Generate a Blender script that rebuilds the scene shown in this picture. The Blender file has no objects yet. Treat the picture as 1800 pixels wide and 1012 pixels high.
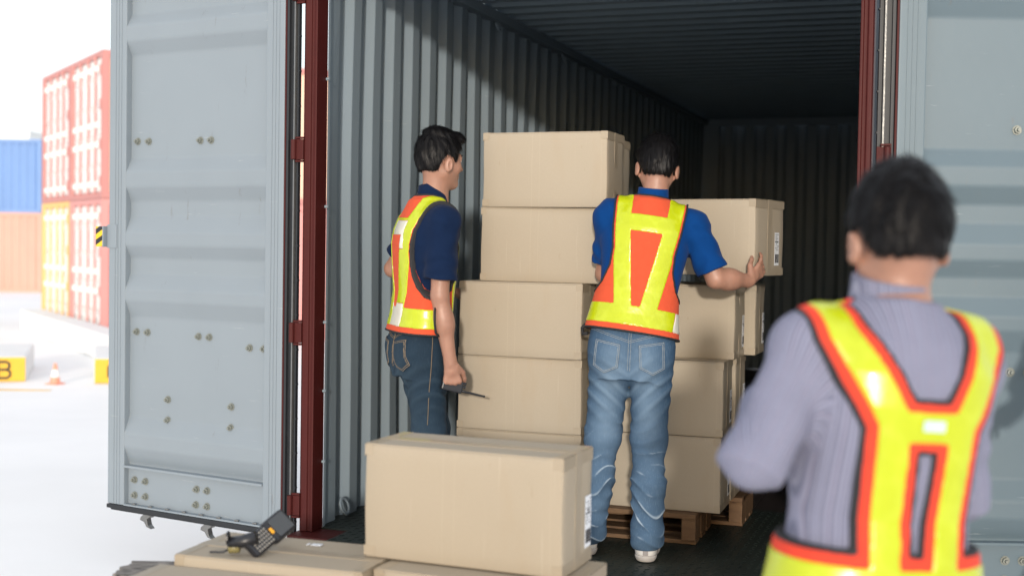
import bpy, bmesh, math, random
import numpy as np
from mathutils import Vector, Matrix

random.seed(7)
rng = np.random.default_rng(7)
scene = bpy.context.scene
COL = scene.collection
R = math.radians

# ------------------------------------------------------------------ camera
F_PX = 2235.64
CAM = Vector((2.7544, -5.03, 1.2847))
yaw, pitch, roll = .3452, .0325, .0165
c_, s_ = math.cos(yaw), math.sin(yaw)
cp, sp = math.cos(pitch), math.sin(pitch)
FW = Vector((-s_*cp, c_*cp, -sp)); R0 = Vector((c_, s_, 0)); U0 = R0.cross(FW)
RT = R0*math.cos(roll)+U0*math.sin(roll); UP = -R0*math.sin(roll)+U0*math.cos(roll)
cam = bpy.data.cameras.new('camera'); camo = bpy.data.objects.new('camera', cam); COL.objects.link(camo)
m = Matrix((RT, UP, -FW)).transposed().to_4x4(); m.translation = CAM
camo.matrix_world = m
cam.sensor_width = 36; cam.lens = F_PX/1800*36
cam.clip_start = .05; cam.clip_end = 3000
cam.dof.use_dof = True; cam.dof.focus_distance = 5.35; cam.dof.aperture_fstop = 2.0
scene.camera = camo

# ------------------------------------------------------------------ world, sun, exposure
SUN_AZ, SUN_EL = R(16.5), R(8.5)      # azimuth: how far the light travels to the left of the container's axis
world = bpy.data.worlds.new('World'); scene.world = world; world.use_nodes = True
wn = world.node_tree.nodes; wl = world.node_tree.links
bg = wn['Background']
sky = wn.new('ShaderNodeTexSky'); sky.sky_type = 'NISHITA'; sky.sun_disc = False
sky.sun_elevation = SUN_EL
to_sun = Vector((math.sin(SUN_AZ)*math.cos(SUN_EL), -math.cos(SUN_AZ)*math.cos(SUN_EL), math.sin(SUN_EL)))
sky.sun_rotation = math.atan2(to_sun.x, to_sun.y)
sky.air_density = 1.0; sky.dust_density = 2.0; sky.ozone_density = 1.0
veil = wn.new('ShaderNodeMix'); veil.data_type = 'RGBA'      # thin bright cloud veil over the whole sky
veil.inputs['Factor'].default_value = .6; veil.inputs['B'].default_value = (7.1, 7.35, 7.8, 1)
wl.new(sky.outputs[0], veil.inputs['A']); wl.new(veil.outputs['Result'], bg.inputs[0]); bg.inputs[1].default_value = .15
sun = bpy.data.lights.new('sun', 'SUN'); sun.energy = 2.0; sun.angle = R(2.4); sun.color = (1, .93, .84)
suno = bpy.data.objects.new('sun', sun); COL.objects.link(suno)
suno.rotation_euler = to_sun.to_track_quat('Z', 'Y').to_euler()
vs = scene.view_settings
vs.view_transform = 'Standard'; vs.look = 'None'; vs.gamma = 1; vs.use_curve_mapping = False
vs.exposure = 0.5
scene.cycles.max_bounces = 8; scene.cycles.diffuse_bounces = 4
scene.cycles.use_denoising = True

# ------------------------------------------------------------------ materials
def mat(name, col, rough=.6, metal=0, noise=.0, nscale=8, bump=0, bscale=60, coat=0, spec=.5, extra=None):
    mt = bpy.data.materials.new(name); mt.use_nodes = True
    n = mt.node_tree.nodes; l = mt.node_tree.links; b = n['Principled BSDF']
    b.inputs['Roughness'].default_value = rough; b.inputs['Metallic'].default_value = metal
    b.inputs['Coat Weight'].default_value = coat; b.inputs['Specular IOR Level'].default_value = spec
    b.inputs['Base Color'].default_value = (*col, 1)
    tc = n.new('ShaderNodeTexCoord')
    src = None
    if noise:
        nz = n.new('ShaderNodeTexNoise'); nz.inputs['Scale'].default_value = nscale; nz.inputs['Detail'].default_value = 5
        l.new(tc.outputs['Object'], nz.inputs['Vector'])
        mx = n.new('ShaderNodeMix'); mx.data_type = 'RGBA'
        mx.inputs['A'].default_value = tuple(x*(1-noise) for x in col)+(1,)
        mx.inputs['B'].default_value = tuple(min(1, x*(1+noise)) for x in col)+(1,)
        l.new(nz.outputs['Fac'], mx.inputs['Factor']); src = mx.outputs['Result']
        l.new(src, b.inputs['Base Color'])
    if bump:
        nb = n.new('ShaderNodeTexNoise'); nb.inputs['Scale'].default_value = bscale; nb.inputs['Detail'].default_value = 4
        l.new(tc.outputs['Object'], nb.inputs['Vector'])
        bp = n.new('ShaderNodeBump'); bp.inputs['Strength'].default_value = bump; bp.inputs['Distance'].default_value = .004
        l.new(nb.outputs['Fac'], bp.inputs['Height']); l.new(bp.outputs[0], b.inputs['Normal'])
    if extra: extra(n, l, b, tc, src)
    return mt

def mixin(n, l, b, fac, col, src=None):
    """lay colour col over whatever feeds Base Color, where fac is 1"""
    inp = b.inputs['Base Color']
    mx = n.new('ShaderNodeMix'); mx.data_type = 'RGBA'
    if inp.is_linked: l.new(inp.links[0].from_socket, mx.inputs['A'])
    else: mx.inputs['A'].default_value = inp.default_value[:]
    mx.inputs['B'].default_value = (*col, 1)
    l.new(fac, mx.inputs['Factor']); l.new(mx.outputs['Result'], inp)

def ramp(n, l, sock, a, b_):
    r = n.new('ShaderNodeMapRange'); r.inputs['From Min'].default_value = a; r.inputs['From Max'].default_value = b_
    r.interpolation_type = 'SMOOTHSTEP'
    l.new(sock, r.inputs['Value']); return r.outputs[0]

def mth(n, l, op, a, b_=None):
    x = n.new('ShaderNodeMath'); x.operation = op
    for i, v in enumerate((a, b_)):
        if v is None: continue
        if isinstance(v, (int, float)): x.inputs[i].default_value = v
        else: l.new(v, x.inputs[i])
    return x.outputs[0]

def scratches(col, amount=.5, thr=(.66, .72), sc=(3, 3, 18)):
    def f(n, l, b, tc, src):
        mp = n.new('ShaderNodeMapping'); mp.inputs['Scale'].default_value = sc
        l.new(tc.outputs['Object'], mp.inputs[0])
        nz = n.new('ShaderNodeTexNoise'); nz.inputs['Scale'].default_value = 2; nz.inputs['Detail'].default_value = 8; nz.inputs['Roughness'].default_value = .75
        l.new(mp.outputs[0], nz.inputs['Vector'])
        fac = mth(n, l, 'MULTIPLY', ramp(n, l, nz.outputs['Fac'], *thr), amount)
        mixin(n, l, b, fac, col)
    return f

GREY = (.205, .242, .275)
def grey_extra(n, l, b, tc, src):
    scratches((.13, .12, .11), .5, (.62, .72), (9, 9, 1.2))(n, l, b, tc, src)
    scratches((.50, .53, .54), .4, (.64, .69), (2, 2, 30))(n, l, b, tc, src)
M = {}
M['grey'] = mat('grey_paint', GREY, .42, noise=.06, nscale=3, bump=.12, bscale=25, extra=grey_extra)
M['wall'] = mat('wall_paint', (.215, .265, .302), .5, noise=.08, nscale=2, bump=.1, bscale=20, extra=grey_extra)
M['roof'] = mat('roof_paint', (.26, .325, .37), .5, noise=.08, nscale=2, bump=.1, bscale=20, extra=grey_extra)
M['grey_shaded'] = mat('shaded_grey_paint', (.105, .146, .172), .45, noise=.07, nscale=3, bump=.12, bscale=25, extra=grey_extra)  # same door paint, darkened: the right leaf's shade is put into the colour
M['red'] = mat('red_oxide_paint', (.056, .0085, .0075), .55, noise=.2, nscale=6, bump=.25, bscale=40, spec=.2, extra=scratches((.12, .04, .032), .5, (.64, .70), (20, 20, 2)))
M['rubber'] = mat('black_rubber', (.012, .014, .017), .45, noise=.3, nscale=20)
M['steel'] = mat('dull_steel', (.24, .24, .235), .38, .8, noise=.2, nscale=30, bump=.3, bscale=90)
M['zinc'] = mat('zinc_bolt', (.215, .228, .205), .45, .35, noise=.25, nscale=60, bump=.3, bscale=150)
M['plate'] = mat('green_deck_paint', (.010, .0155, .012), .5, noise=.55, nscale=7, bump=.2, bscale=80, extra=scratches((.06, .05, .04), .6, (.6, .7), (6, 6, 6)))
M['deckwood'] = mat('dark_deck_timber', (.020, .0115, .010), .55, noise=.5, nscale=14, bump=.3, bscale=50)
def card_extra(n, l, b, tc, src):
    sx = n.new('ShaderNodeSeparateXYZ'); l.new(tc.outputs['Object'], sx.inputs[0])
    # faint manufacturer's crease lines and a few smudges
    for x0, st in ((-.055, .35), (-.02, .28), (.262, .3)):
        d = mth(n, l, 'ABSOLUTE', mth(n, l, 'SUBTRACT', sx.outputs[0], x0))
        fac = mth(n, l, 'MULTIPLY', mth(n, l, 'SUBTRACT', 1, ramp(n, l, d, .0005, .0022)), st)
        mixin(n, l, b, fac, (.44, .375, .285))
    mp = n.new('ShaderNodeMapping'); mp.inputs['Scale'].default_value = (5, 5, 1.5); l.new(tc.outputs['Object'], mp.inputs[0])
    oi = n.new('ShaderNodeObjectInfo')
    vm = n.new('ShaderNodeVectorMath'); vm.operation = 'ADD'; l.new(mp.outputs[0], vm.inputs[0])
    cmb = n.new('ShaderNodeCombineXYZ'); l.new(mth(n, l, 'MULTIPLY', oi.outputs['Random'], 37.), cmb.inputs[0]); l.new(cmb.outputs[0], vm.inputs[1])
    nz = n.new('ShaderNodeTexNoise'); nz.inputs['Scale'].default_value = 2.2; nz.inputs['Detail'].default_value = 6; l.new(vm.outputs[0], nz.inputs['Vector'])
    mixin(n, l, b, mth(n, l, 'MULTIPLY', ramp(n, l, nz.outputs['Fac'], .55, .8), .35), (.34, .27, .19))
    nz2 = n.new('ShaderNodeTexNoise'); nz2.inputs['Scale'].default_value = 9; nz2.inputs['Detail'].default_value = 2; l.new(vm.outputs[0], nz2.inputs['Vector'])
    mixin(n, l, b, mth(n, l, 'MULTIPLY', ramp(n, l, nz2.outputs['Fac'], .70, .78), .3), (.25, .19, .12))
    mixin(n, l, b, mth(n, l, 'MULTIPLY', oi.outputs['Random'], .22), (.30, .245, .175))
    sp = n.new('ShaderNodeMapping'); sp.inputs['Scale'].default_value = (40, 40, 3); l.new(vm.outputs[0], sp.inputs[0])
    n4 = n.new('ShaderNodeTexNoise'); n4.inputs['Scale'].default_value = .5; n4.inputs['Detail'].default_value = 3; l.new(sp.outputs[0], n4.inputs['Vector'])
    mixin(n, l, b, mth(n, l, 'MULTIPLY', ramp(n, l, n4.outputs['Fac'], .66, .74), .22), (.47, .41, .325))
M['card'] = mat('brown_cardboard', (.358, .307, .237), .72, noise=.05, nscale=160, bump=.12, bscale=14, spec=.3, extra=card_extra)
M['tape'] = mat('clear_packing_tape', (.325, .270, .198), .40, noise=.12, nscale=14, bump=.3, bscale=28, coat=.15)
M['label'] = mat('white_label_paper', (.70, .72, .76), .5)
M['sewn'] = mat('pale_sewn_label', (.45, .62, .60), .5)
M['ink'] = mat('black_ink', (.03, .03, .035), .6)
def wood_extra(n, l, b, tc, src):
    mp = n.new('ShaderNodeMapping'); mp.inputs['Scale'].default_value = (2, 14, 14); l.new(tc.outputs['Object'], mp.inputs[0])
    nz = n.new('ShaderNodeTexNoise'); nz.inputs['Scale'].default_value = 5; nz.inputs['Detail'].default_value = 7; nz.inputs['Distortion'].default_value = .6
    l.new(mp.outputs[0], nz.inputs['Vector'])
    mixin(n, l, b, ramp(n, l, nz.outputs['Fac'], .42, .7), (.09, .045, .02))
M['pallet'] = mat('pallet_pine', (.13, .07, .030), .7, noise=.2, nscale=8, bump=.3, bscale=60, extra=wood_extra)
def oldwood(n, l, b, tc, src):
    mp = n.new('ShaderNodeMapping'); mp.inputs['Scale'].default_value = (4, 22, 22); l.new(tc.outputs['Object'], mp.inputs[0])
    nz = n.new('ShaderNodeTexNoise'); nz.inputs['Scale'].default_value = 5; nz.inputs['Detail'].default_value = 8
    l.new(mp.outputs[0], nz.inputs['Vector']); mixin(n, l, b, ramp(n, l, nz.outputs['Fac'], .45, .62), (.05, .045, .04))
M['oldwood'] = mat('weathered_timber', (.22, .20, .18), .85, noise=.3, nscale=20, bump=.8, bscale=40, extra=oldwood)
M['concrete'] = mat('pale_concrete', (.84, .83, .82), .85, noise=.10, nscale=.6, bump=.3, bscale=12)
M['kerb'] = mat('kerb_concrete', (.74, .74, .73), .85, noise=.1, nscale=3)
M['asphalt'] = mat('old_asphalt', (.10, .10, .105), .9, noise=.2, nscale=2)
M['yellow'] = mat('yellow_paint', (.72, .42, .03), .6, noise=.1, nscale=6)
M['white'] = mat('white_paint', (.78, .78, .76), .6, noise=.04, nscale=3)
M['cone'] = mat('cone_orange', (.78, .30, .20), .5)
M['b_blue'] = mat('blue_container_paint', (.15, .27, .52), .5, noise=.1, nscale=1)  # yard container paints lightened: the overexposed wash is put into the colours
M['b_peach'] = mat('overexposed_orange_paint', (.66, .34, .27), .6, noise=.08, nscale=1)
M['b_red'] = mat('overexposed_red_paint', (.60, .28, .26), .6, noise=.1, nscale=1)
M['b_maroon'] = mat('maroon_frame_paint', (.52, .23, .21), .6, noise=.1, nscale=1)
M['b_orange'] = mat('orange_frame_paint', (.82, .48, .18), .6, noise=.1, nscale=1)
M['b_apricot'] = mat('apricot_paint', (.72, .48, .36), .6, noise=.06, nscale=1)
M['b_dark'] = mat('dark_undercarriage', (.03, .03, .035), .7)
def haz(n, l, b, tc, src):
    sx = n.new('ShaderNodeSeparateXYZ'); l.new(tc.outputs['Object'], sx.inputs[0])
    d = mth(n, l, 'ADD', mth(n, l, 'MULTIPLY', sx.outputs[0], .55), sx.outputs[2])
    w = mth(n, l, 'FRACT', mth(n, l, 'MULTIPLY', d, 19.))
    mixin(n, l, b, mth(n, l, 'GREATER_THAN', w, .5), (.015, .015, .018))
M['hazard'] = mat('hazard_sticker', (.72, .47, .02), .45, noise=.12, nscale=70, extra=haz)
M['skin'] = mat('skin', (.315, .165, .115), .46, noise=.17, nscale=26, bump=.22, bscale=140)
M['skin'].node_tree.nodes['Principled BSDF'].inputs['Subsurface Weight'].default_value = .12
M['skin'].node_tree.nodes['Principled BSDF'].inputs['Subsurface Radius'].default_value = (.012, .005, .003)
M['lip'] = mat('lip', (.28, .11, .09), .45)
M['hair'] = mat('black_hair', (.0050, .0045, .0050), .45, noise=.5, nscale=60, spec=.18)
M['eye'] = mat('eye_white', (.6, .58, .56), .25)
M['iris'] = mat('iris', (.015, .01, .008), .2)
def cloth(name, col, weave=420, fold=.35, rough=.85, extra=None):
    def f(n, l, b, tc, src):
        b.inputs['Sheen Weight'].default_value = .03
        if extra: extra(n, l, b, tc, src)
    return mat(name, col, rough, noise=.10, nscale=40, bump=fold, bscale=weave, spec=.10, extra=f)
M['navy'] = cloth('navy_polo_cloth', (.004, .013, .042))
M['royal'] = cloth('royal_blue_polo_cloth', (.001, .036, .155))
def stripes(n, l, b, tc, src):
    at = n.new('ShaderNodeAttribute'); at.attribute_name = 'tor'
    sx = n.new('ShaderNodeSeparateXYZ'); l.new(at.outputs['Vector'], sx.inputs[0])
    for per, ph, th, col, st in ((.0065, 0, .55, (.09, .10, .16), .45), (.013, .3, .72, (.30, .31, .42), .4), (.026, .1, .90, (.20, .10, .14), .4), (.0065, .5, .8, (.33, .34, .42), .55)):
        w = mth(n, l, 'FRACT', mth(n, l, 'ADD', mth(n, l, 'MULTIPLY', sx.outputs[0], 1/per), ph))
        mixin(n, l, b, mth(n, l, 'MULTIPLY', ramp(n, l, w, th, th+.12), st), col)
M['shirt'] = cloth('striped_shirt_cloth', (.175, .180, .250), extra=stripes, fold=.2)
def denim(light, crease):
    def f(n, l, b, tc, src):
        at = n.new('ShaderNodeAttribute'); at.attribute_name = 'wear'
        sx = n.new('ShaderNodeSeparateXYZ'); l.new(at.outputs['Vector'], sx.inputs[0])
        nz = n.new('ShaderNodeTexNoise'); nz.inputs['Scale'].default_value = 9; nz.inputs['Detail'].default_value = 6
        l.new(tc.outputs['Object'], nz.inputs['Vector'])
        fade = mth(n, l, 'MULTIPLY', sx.outputs[0], mth(n, l, 'ADD', nz.outputs['Fac'], .35))
        mixin(n, l, b, mth(n, l, 'MULTIPLY', fade, .8), light)
        mixin(n, l, b, sx.outputs[1], crease)
        # twill grain
        mp = n.new('ShaderNodeMapping'); mp.inputs['Scale'].default_value = (260, 260, 40); l.new(tc.outputs['Object'], mp.inputs[0])
        n3 = n.new('ShaderNodeTexNoise'); n3.inputs['Scale'].default_value = 1; l.new(mp.outputs[0], n3.inputs['Vector'])
        mixin(n, l, b, mth(n, l, 'MULTIPLY', ramp(n, l, n3.outputs['Fac'], .5, .75), .22), light)
    return f
M['denim'] = mat('mid_blue_denim', (.030, .068, .125), .85, noise=.3, nscale=12, bump=.3, bscale=300, spec=.2, extra=denim((.165, .24, .325), (.38, .46, .53)))
M['denim_dark'] = mat('dark_blue_denim', (.010, .023, .040), .85, noise=.3, nscale=12, bump=.3, bscale=300, spec=.2, extra=denim((.035, .06, .085), (.06, .09, .12)))
M['stitch'] = mat('tan_stitching', (.15, .11, .07), .8)
M['stitch_grey'] = mat('grey_stitching', (.19, .215, .235), .8)
M['shoe'] = mat('white_leather', (.58, .56, .53), .5, noise=.12, nscale=25, bump=.2, bscale=90)
M['sole'] = mat('dirty_white_sole', (.40, .37, .34), .7, noise=.2, nscale=40)
M['shoetab'] = mat('grey_heel_tab', (.25, .23, .22), .7)
M['hivis_o'] = cloth('hi_vis_orange_mesh', (.57, .080, .034), 700, .5, .75)
M['hivis_r'] = cloth('hi_vis_red_trim', (.62, .055, .03), 700, .3, .7)
def tape_extra(n, l, b, tc, src):
    at = n.new('ShaderNodeAttribute'); at.attribute_name = 'tor'
    v = n.new('ShaderNodeTexVoronoi'); v.inputs['Scale'].default_value = 26; l.new(at.outputs['Vector'], v.inputs['Vector'])
    mixin(n, l, b, mth(n, l, 'MULTIPLY', ramp(n, l, v.outputs['Distance'], .5, .8), .10), (.70, .80, .10))
M['hivis_y'] = mat('reflective_lime_tape', (.41, .475, .004), .26, noise=.12, nscale=14, bump=.6, bscale=22, coat=.2, extra=tape_extra)
M['hivis_seam'] = mat('tape_stitching', (.27, .33, .015), .6)
M['hivis_w'] = mat('silver_reflective_tape', (.60, .58, .50), .2, noise=.08, nscale=20, bump=.5, bscale=24, coat=.7)
M['piping'] = mat('black_binding', (.012, .012, .014), .75)
M['plastic'] = mat('black_plastic', (.014, .015, .019), .38, noise=.3, nscale=30)
M['screen'] = mat('dark_screen_glass', (.05, .055, .06), .12)
M['keycap'] = mat('pale_keys', (.26, .25, .23), .5)
M['keyyel'] = mat('amber_key', (.75, .36, .02), .5)
M['olive'] = mat('olive_label', (.20, .17, .07), .4)

# ------------------------------------------------------------------ helpers
class MB:
    def __init__(s): s.v = []; s.f = []; s.mi = []
    def add(s, vs, fs, mi=0):
        o = len(s.v); s.v += [tuple(x) for x in vs]; s.f += [tuple(i+o for i in f) for f in fs]; s.mi += [mi]*len(fs)
    def box(s, a, b, mi=0, mtx=None):
        x0, y0, z0 = a; x1, y1, z1 = b
        vs = [(x0,y0,z0),(x1,y0,z0),(x1,y1,z0),(x0,y1,z0),(x0,y0,z1),(x1,y0,z1),(x1,y1,z1),(x0,y1,z1)]
        if mtx is not None: vs = [mtx @ Vector(p) for p in vs]
        s.add(vs, [(0,3,2,1),(4,5,6,7),(0,1,5,4),(1,2,6,5),(2,3,7,6),(3,0,4,7)], mi)
    def prism(s, poly, a, b, axis=2, mi=0):
        """closed polygon (2-D) extruded along an axis from a to b"""
        def P(p, t):
            q = list(p); q.insert(axis, t); return q
        n = len(poly)
        vs = [P(p, a) for p in poly]+[P(p, b) for p in poly]
        fs = [(i, (i+1) % n, (i+1) % n+n, i+n) for i in range(n)]+[tuple(range(n))[::-1], tuple(range(n, 2*n))]
        s.add(vs, fs, mi)
    def sheet(s, line, a, b, axis=2, mi=0):
        def P(p, t):
            q = list(p); q.insert(axis, t); return q
        n = len(line)
        s.add([P(p, a) for p in line]+[P(p, b) for p in line], [(i, i+1, i+1+n, i+n) for i in range(n-1)], mi)
    def tube(s, pts, r, n=8, mi=0, cap=True):
        pts = [Vector(p) for p in pts]; rs = r if isinstance(r, (list, tuple)) else [r]*len(pts)
        rings = []; ref = None
        for i, p in enumerate(pts):
            d = (pts[min(i+1, len(pts)-1)]-pts[max(i-1, 0)]).normalized()
            if ref is None: ref = d.orthogonal().normalized()
            x = (ref-d*ref.dot(d)).normalized(); ref = x; y = d.cross(x)
            rings.append([p+(x*math.cos(2*math.pi*k/n)+y*math.sin(2*math.pi*k/n))*rs[i] for k in range(n)])
        fs = [(i*n+k, i*n+(k+1) % n, (i+1)*n+(k+1) % n, (i+1)*n+k) for i in range(len(pts)-1) for k in range(n)]
        if cap: fs += [tuple(range(n))[::-1], tuple((len(pts)-1)*n+k for k in range(n))]
        s.add([v for g in rings for v in g], fs, mi)

def link(name, me, parent=None):
    o = bpy.data.objects.new(name, me); COL.objects.link(o)
    if parent is not None: o.parent = parent
    return o
def build(name, mb, mats, parent=None, smooth=False, bevel=0, loc=None, rot=None):
    me = bpy.data.meshes.new(name); me.from_pydata(mb.v, [], mb.f)
    for k in (mats if isinstance(mats, (list, tuple)) else [mats]): me.materials.append(M[k])
    me.polygons.foreach_set('material_index', mb.mi)
    if smooth: me.polygons.foreach_set('use_smooth', [True]*len(me.polygons))
    if bevel:
        b = bmesh.new(); b.from_mesh(me)
        bmesh.ops.remove_doubles(b, verts=b.verts, dist=1e-5)
        bmesh.ops.recalc_face_normals(b, faces=b.faces)
        bmesh.ops.bevel(b, geom=[e for e in b.edges if len(e.link_faces) == 2 and e.calc_face_angle(0) > .5], offset=bevel, segments=2, affect='EDGES', profile=.6)
        b.to_mesh(me); b.free()
    me.update()
    o = link(name, me, parent)
    if loc is not None: o.location = loc
    if rot is not None: o.rotation_euler = (0, 0, rot) if isinstance(rot, (int, float)) else rot
    return o
def tag(o, label=None, cat=None, group=None, kind=None):
    if label: o['label'] = label
    if cat: o['category'] = cat
    if group: o['group'] = group
    if kind: o['kind'] = kind
    return o
def empty(name, loc, label, cat, group=None, rot=0):
    o = bpy.data.objects.new(name, None); COL.objects.link(o); o.location = loc; o.rotation_euler = (0, 0, rot)
    o.empty_display_size = .1
    return tag(o, label, cat, group)
def dup(o, parent):
    c = o.copy(); COL.objects.link(c); c.parent = parent
    for ch in list(o.children): dup(ch, c)
    return c

# ------------------------------------------------------------------ ground
GZ = -.35
def ground_z(x, y):
    d = (Vector((x, y, 0))-Vector((CAM.x, CAM.y, 0))).length
    t = min(1, max(0, (d-9)/9)); return GZ-.23*t*t*(3-2*t)
mb = MB()
rings = [0, 3, 6, 9, 11, 13, 15, 17, 19, 24, 40, 80, 200, 600, 2000]; NA = 48
for i, r in enumerate(rings):
    for k in range(NA):
        x = CAM.x+r*math.cos(2*math.pi*k/NA); y = CAM.y+r*math.sin(2*math.pi*k/NA)
        mb.v.append((x, y, ground_z(x, y)))
for i in range(len(rings)-1):
    for k in range(NA):
        mb.f.append((i*NA+k, (i+1)*NA+k, (i+1)*NA+(k+1) % NA, i*NA+(k+1) % NA)); mb.mi.append(0)
tag(build('ground', mb, 'concrete'), kind='structure')

# ------------------------------------------------------------------ the open container
L, HT = 8.79, 2.64
cont = empty('shipping_container', (0, 0, GZ), 'big open grey steel container with red door posts that the cartons are loaded into', 'shipping container')
def cpart(name, mb, mats, **k):
    o = build(name, mb, mats, cont, **k)
    o.location = o.location+Vector((0, 0, -GZ)); return o

def fillet(P, r):
    out = [P[0]]
    for a, b, c in zip(P[:-2], P[1:-1], P[2:]):
        a, b, c = Vector(a), Vector(b), Vector(c); p = b+(a-b).normalized()*min(r, (a-b).length*.4); q = b+(c-b).normalized()*min(r, (c-b).length*.4)
        for k in range(5):
            t = k/4; out.append(tuple(p*(1-t)**2+b*2*t*(1-t)+q*t*t))
    return out+[P[-1]]
def corr(length, pitch, depth, fl, sl):
    pts = []; y = 0
    while y < length:
        for dy, t in ((0, 0), (fl, 0), (fl+sl, depth), (pitch-sl, depth)):
            if y+dy < length: pts.append((y+dy, t))
        y += pitch
    pts.append((length, 0)); return pts
mb = MB()
line = [(0.018, .09), (0.018, .115), (.0, .13), (0, .165)]+[(-t, .165+y) for y, t in corr(L-.165, .2222, .036, .080, .045)]
line = fillet(line, .005)
zs = [-.05+(HT+.15)*k/14 for k in range(15)]
for sx_ in (1, -1):
    mb = MB(); n_ = len(line)
    for k, z in enumerate(zs):
        for x, y in line:
            bow = .0045*math.sin(y*2.3+z*1.9)*math.sin(math.pi*k/14)+.003*math.sin(y*5.1-z*2.7+1)*math.sin(math.pi*k/14) if y > .2 else 0
            xx = x+bow-abs(.0075*math.sin(math.pi*k/14) if y > .2 else 0)
            mb.v.append((xx if sx_ > 0 else 2.36-xx, y, z))
    for k in range(14):
        for i in range(n_-1): mb.f.append((k*n_+i, k*n_+i+1, (k+1)*n_+i+1, (k+1)*n_+i)); mb.mi.append(0)
    cpart('side_wall', mb, 'wall')
mb = MB(); mb.sheet([(x, L+t) for x, t in corr(2.36, .22, .036, .08, .045)], 0, HT+.07); cpart('end_wall', mb, 'wall')
mb = MB(); mb.box((.0, L-.06, HT-.02), (2.36, L-.004, HT+.06)); mb.box((.0, L-.05, 0), (.16, L-.004, HT-.02)); cpart('end_frame', mb, 'wall')
mb = MB(); mb.sheet([(y, HT+.062+t) for y, t in corr(L, .209, .024, .075, .03)], 0, 2.36, axis=0); cpart('roof', mb, 'roof')
for xa, xb in ((-.037, -.0005), (2.3605, 2.397)):
    mb = MB(); mb.box((xa, 1.302, -.0305), (xb, L+.036, -.0015)); cpart('deck_edge', mb, 'deckwood')
for x0, x1 in ((-.03, .045), (2.315, 2.39)):
    mb = MB(); mb.box((x0, .09, HT), (x1, L, HT+.058))
    xa, xb = (x0-.05, x0+.028) if x0 < 1 else (x1-.028, x1+.05)
    mb.box((xa, .09, -.05), (xb, L, -.002)); cpart('roof_rail', mb, 'wall', bevel=.006)
# lashing rings
def ring_mb(r=.03, t=.007, n=12):
    mb = MB(); mb.tube([(0, r*math.sin(2*math.pi*k/n), r*math.cos(2*math.pi*k/n)) for k in range(n)]+[(0, 0, r), (0, r*.5, r*.9)], t, 6, cap=False); return mb
rg = None
for y in (2.22, 3.55, 4.9, 6.2):
    if rg is None: rg = cpart('lashing_ring', ring_mb(), 'wall', smooth=True, loc=(.03, y, HT-.025), rot=(0, R(-25), 0))
    else:
        q = rg.copy(); COL.objects.link(q); q.location.y = y
for y in (.30, 1.7, 3.1):
    q = rg.copy(); COL.objects.link(q); q.location = (.02, y, .055-GZ); q.rotation_euler = (R(35), R(-20), 0); q.scale = (1, 1.25, 1.25)
# floor: red sill, green tread plate, timber deck
mb = MB(); mb.box((-.06, -.10, -.17), (2.42, .075, -.006)); cpart('door_sill', mb, 'red', bevel=.004)
mb = MB(); mb.box((.16, -.34, -.0058), (2.25, .0755, -.0001)); cpart('deck_plate', mb, 'plate')
mb = MB(); mb.box((-.037, .0905, -.0305), (2.397, 1.30, 0.0)); mb.box((.018, .076, -.0305), (2.340, .0904, 0.0)); cpart('deck_plate', mb, 'plate')
mb = MB()
nx, ny = 62, 42
for i in range(nx):
    for j in range(ny):
        x = .03+i*.0375; y = -.30+j*.0375
        if y < .09 and not .175 < x < 2.23: continue
        a = R(45) if (i+j) % 2 else R(-45)
        ca, sa = math.cos(a), math.sin(a)
        lx, ly = .0145, .0048
        P = lambda u, v, z: (x+u*ca-v*sa, y+u*sa+v*ca, z)
        mb.add([P(-lx, 0, 0.0003), P(0, -ly, 0.0003), P(lx, 0, 0.0003), P(0, ly, 0.0003), P(-lx*.45, 0, .0026), P(lx*.45, 0, .0026)],
               [(0, 1, 5, 4), (1, 2, 5), (2, 3, 4, 5), (3, 0, 4)])
tag(cpart('tread_lug', mb, 'plate'), kind='stuff')
mb = MB(); mb.box((-.045, .08, -.047), (2.405, L+.05, -.0315)); cpart('floor_underlay', mb, 'deckwood')
pl = None
for k in range(16):
    x0 = k*.1475
    if pl is None:
        mb = MB(); mb.box((0, 1.302, -.03), (.144, L+.036, -.001)); pl = cpart('deck_plank', mb, 'deckwood', bevel=.002)
    else:
        q = pl.copy(); COL.objects.link(q); q.location.x = x0
# base frame, posts, header
mb = MB()
for a, b in (((-.06, .0755, -.17), (.06, L+.05, -.051)), ((2.30, .0755, -.17), (2.42, L+.05, -.051)), ((.061, L-.1, -.17), (2.299, L+.05, -.052))): mb.box(a, b)
cpart('base_frame', mb, 'red')
tb = None
for x, y in ((.0, .0), (2.2, .0), (0, L-.3), (2.2, L-.3), (0, 4.2), (2.2, 4.2)):
    if tb is None:
        mb = MB(); mb.box((0, 0, GZ), (.16, .30, -.172)); tb = cpart('support_block', mb, 'oldwood', bevel=.004)
    else:
        q = tb.copy(); COL.objects.link(q); q.location = (x, y, -GZ)
postL = [(-.052, .0), (-.040, -.012), (-.012, -.012), (-.008, -.004), (.004, -.004), (.008, -.012), (.018, -.012), (.018, .088), (-.052, .088)]
mb = MB(); mb.prism(postL, -.004, 2.585); cpart('corner_post', mb, 'red', bevel=.003)
mb = MB(); mb.prism([(2.358-x if x > -.035 else (2.391 if x < -.045 else 2.386), y) for x, y in postL][::-1], -.004, 2.585); cpart('corner_post', mb, 'red', bevel=.003)
mb = MB(); mb.box((-.06, -.012, 2.586), (2.42, .088, 2.76)); cpart('door_header', mb, 'red', bevel=.004)
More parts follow.
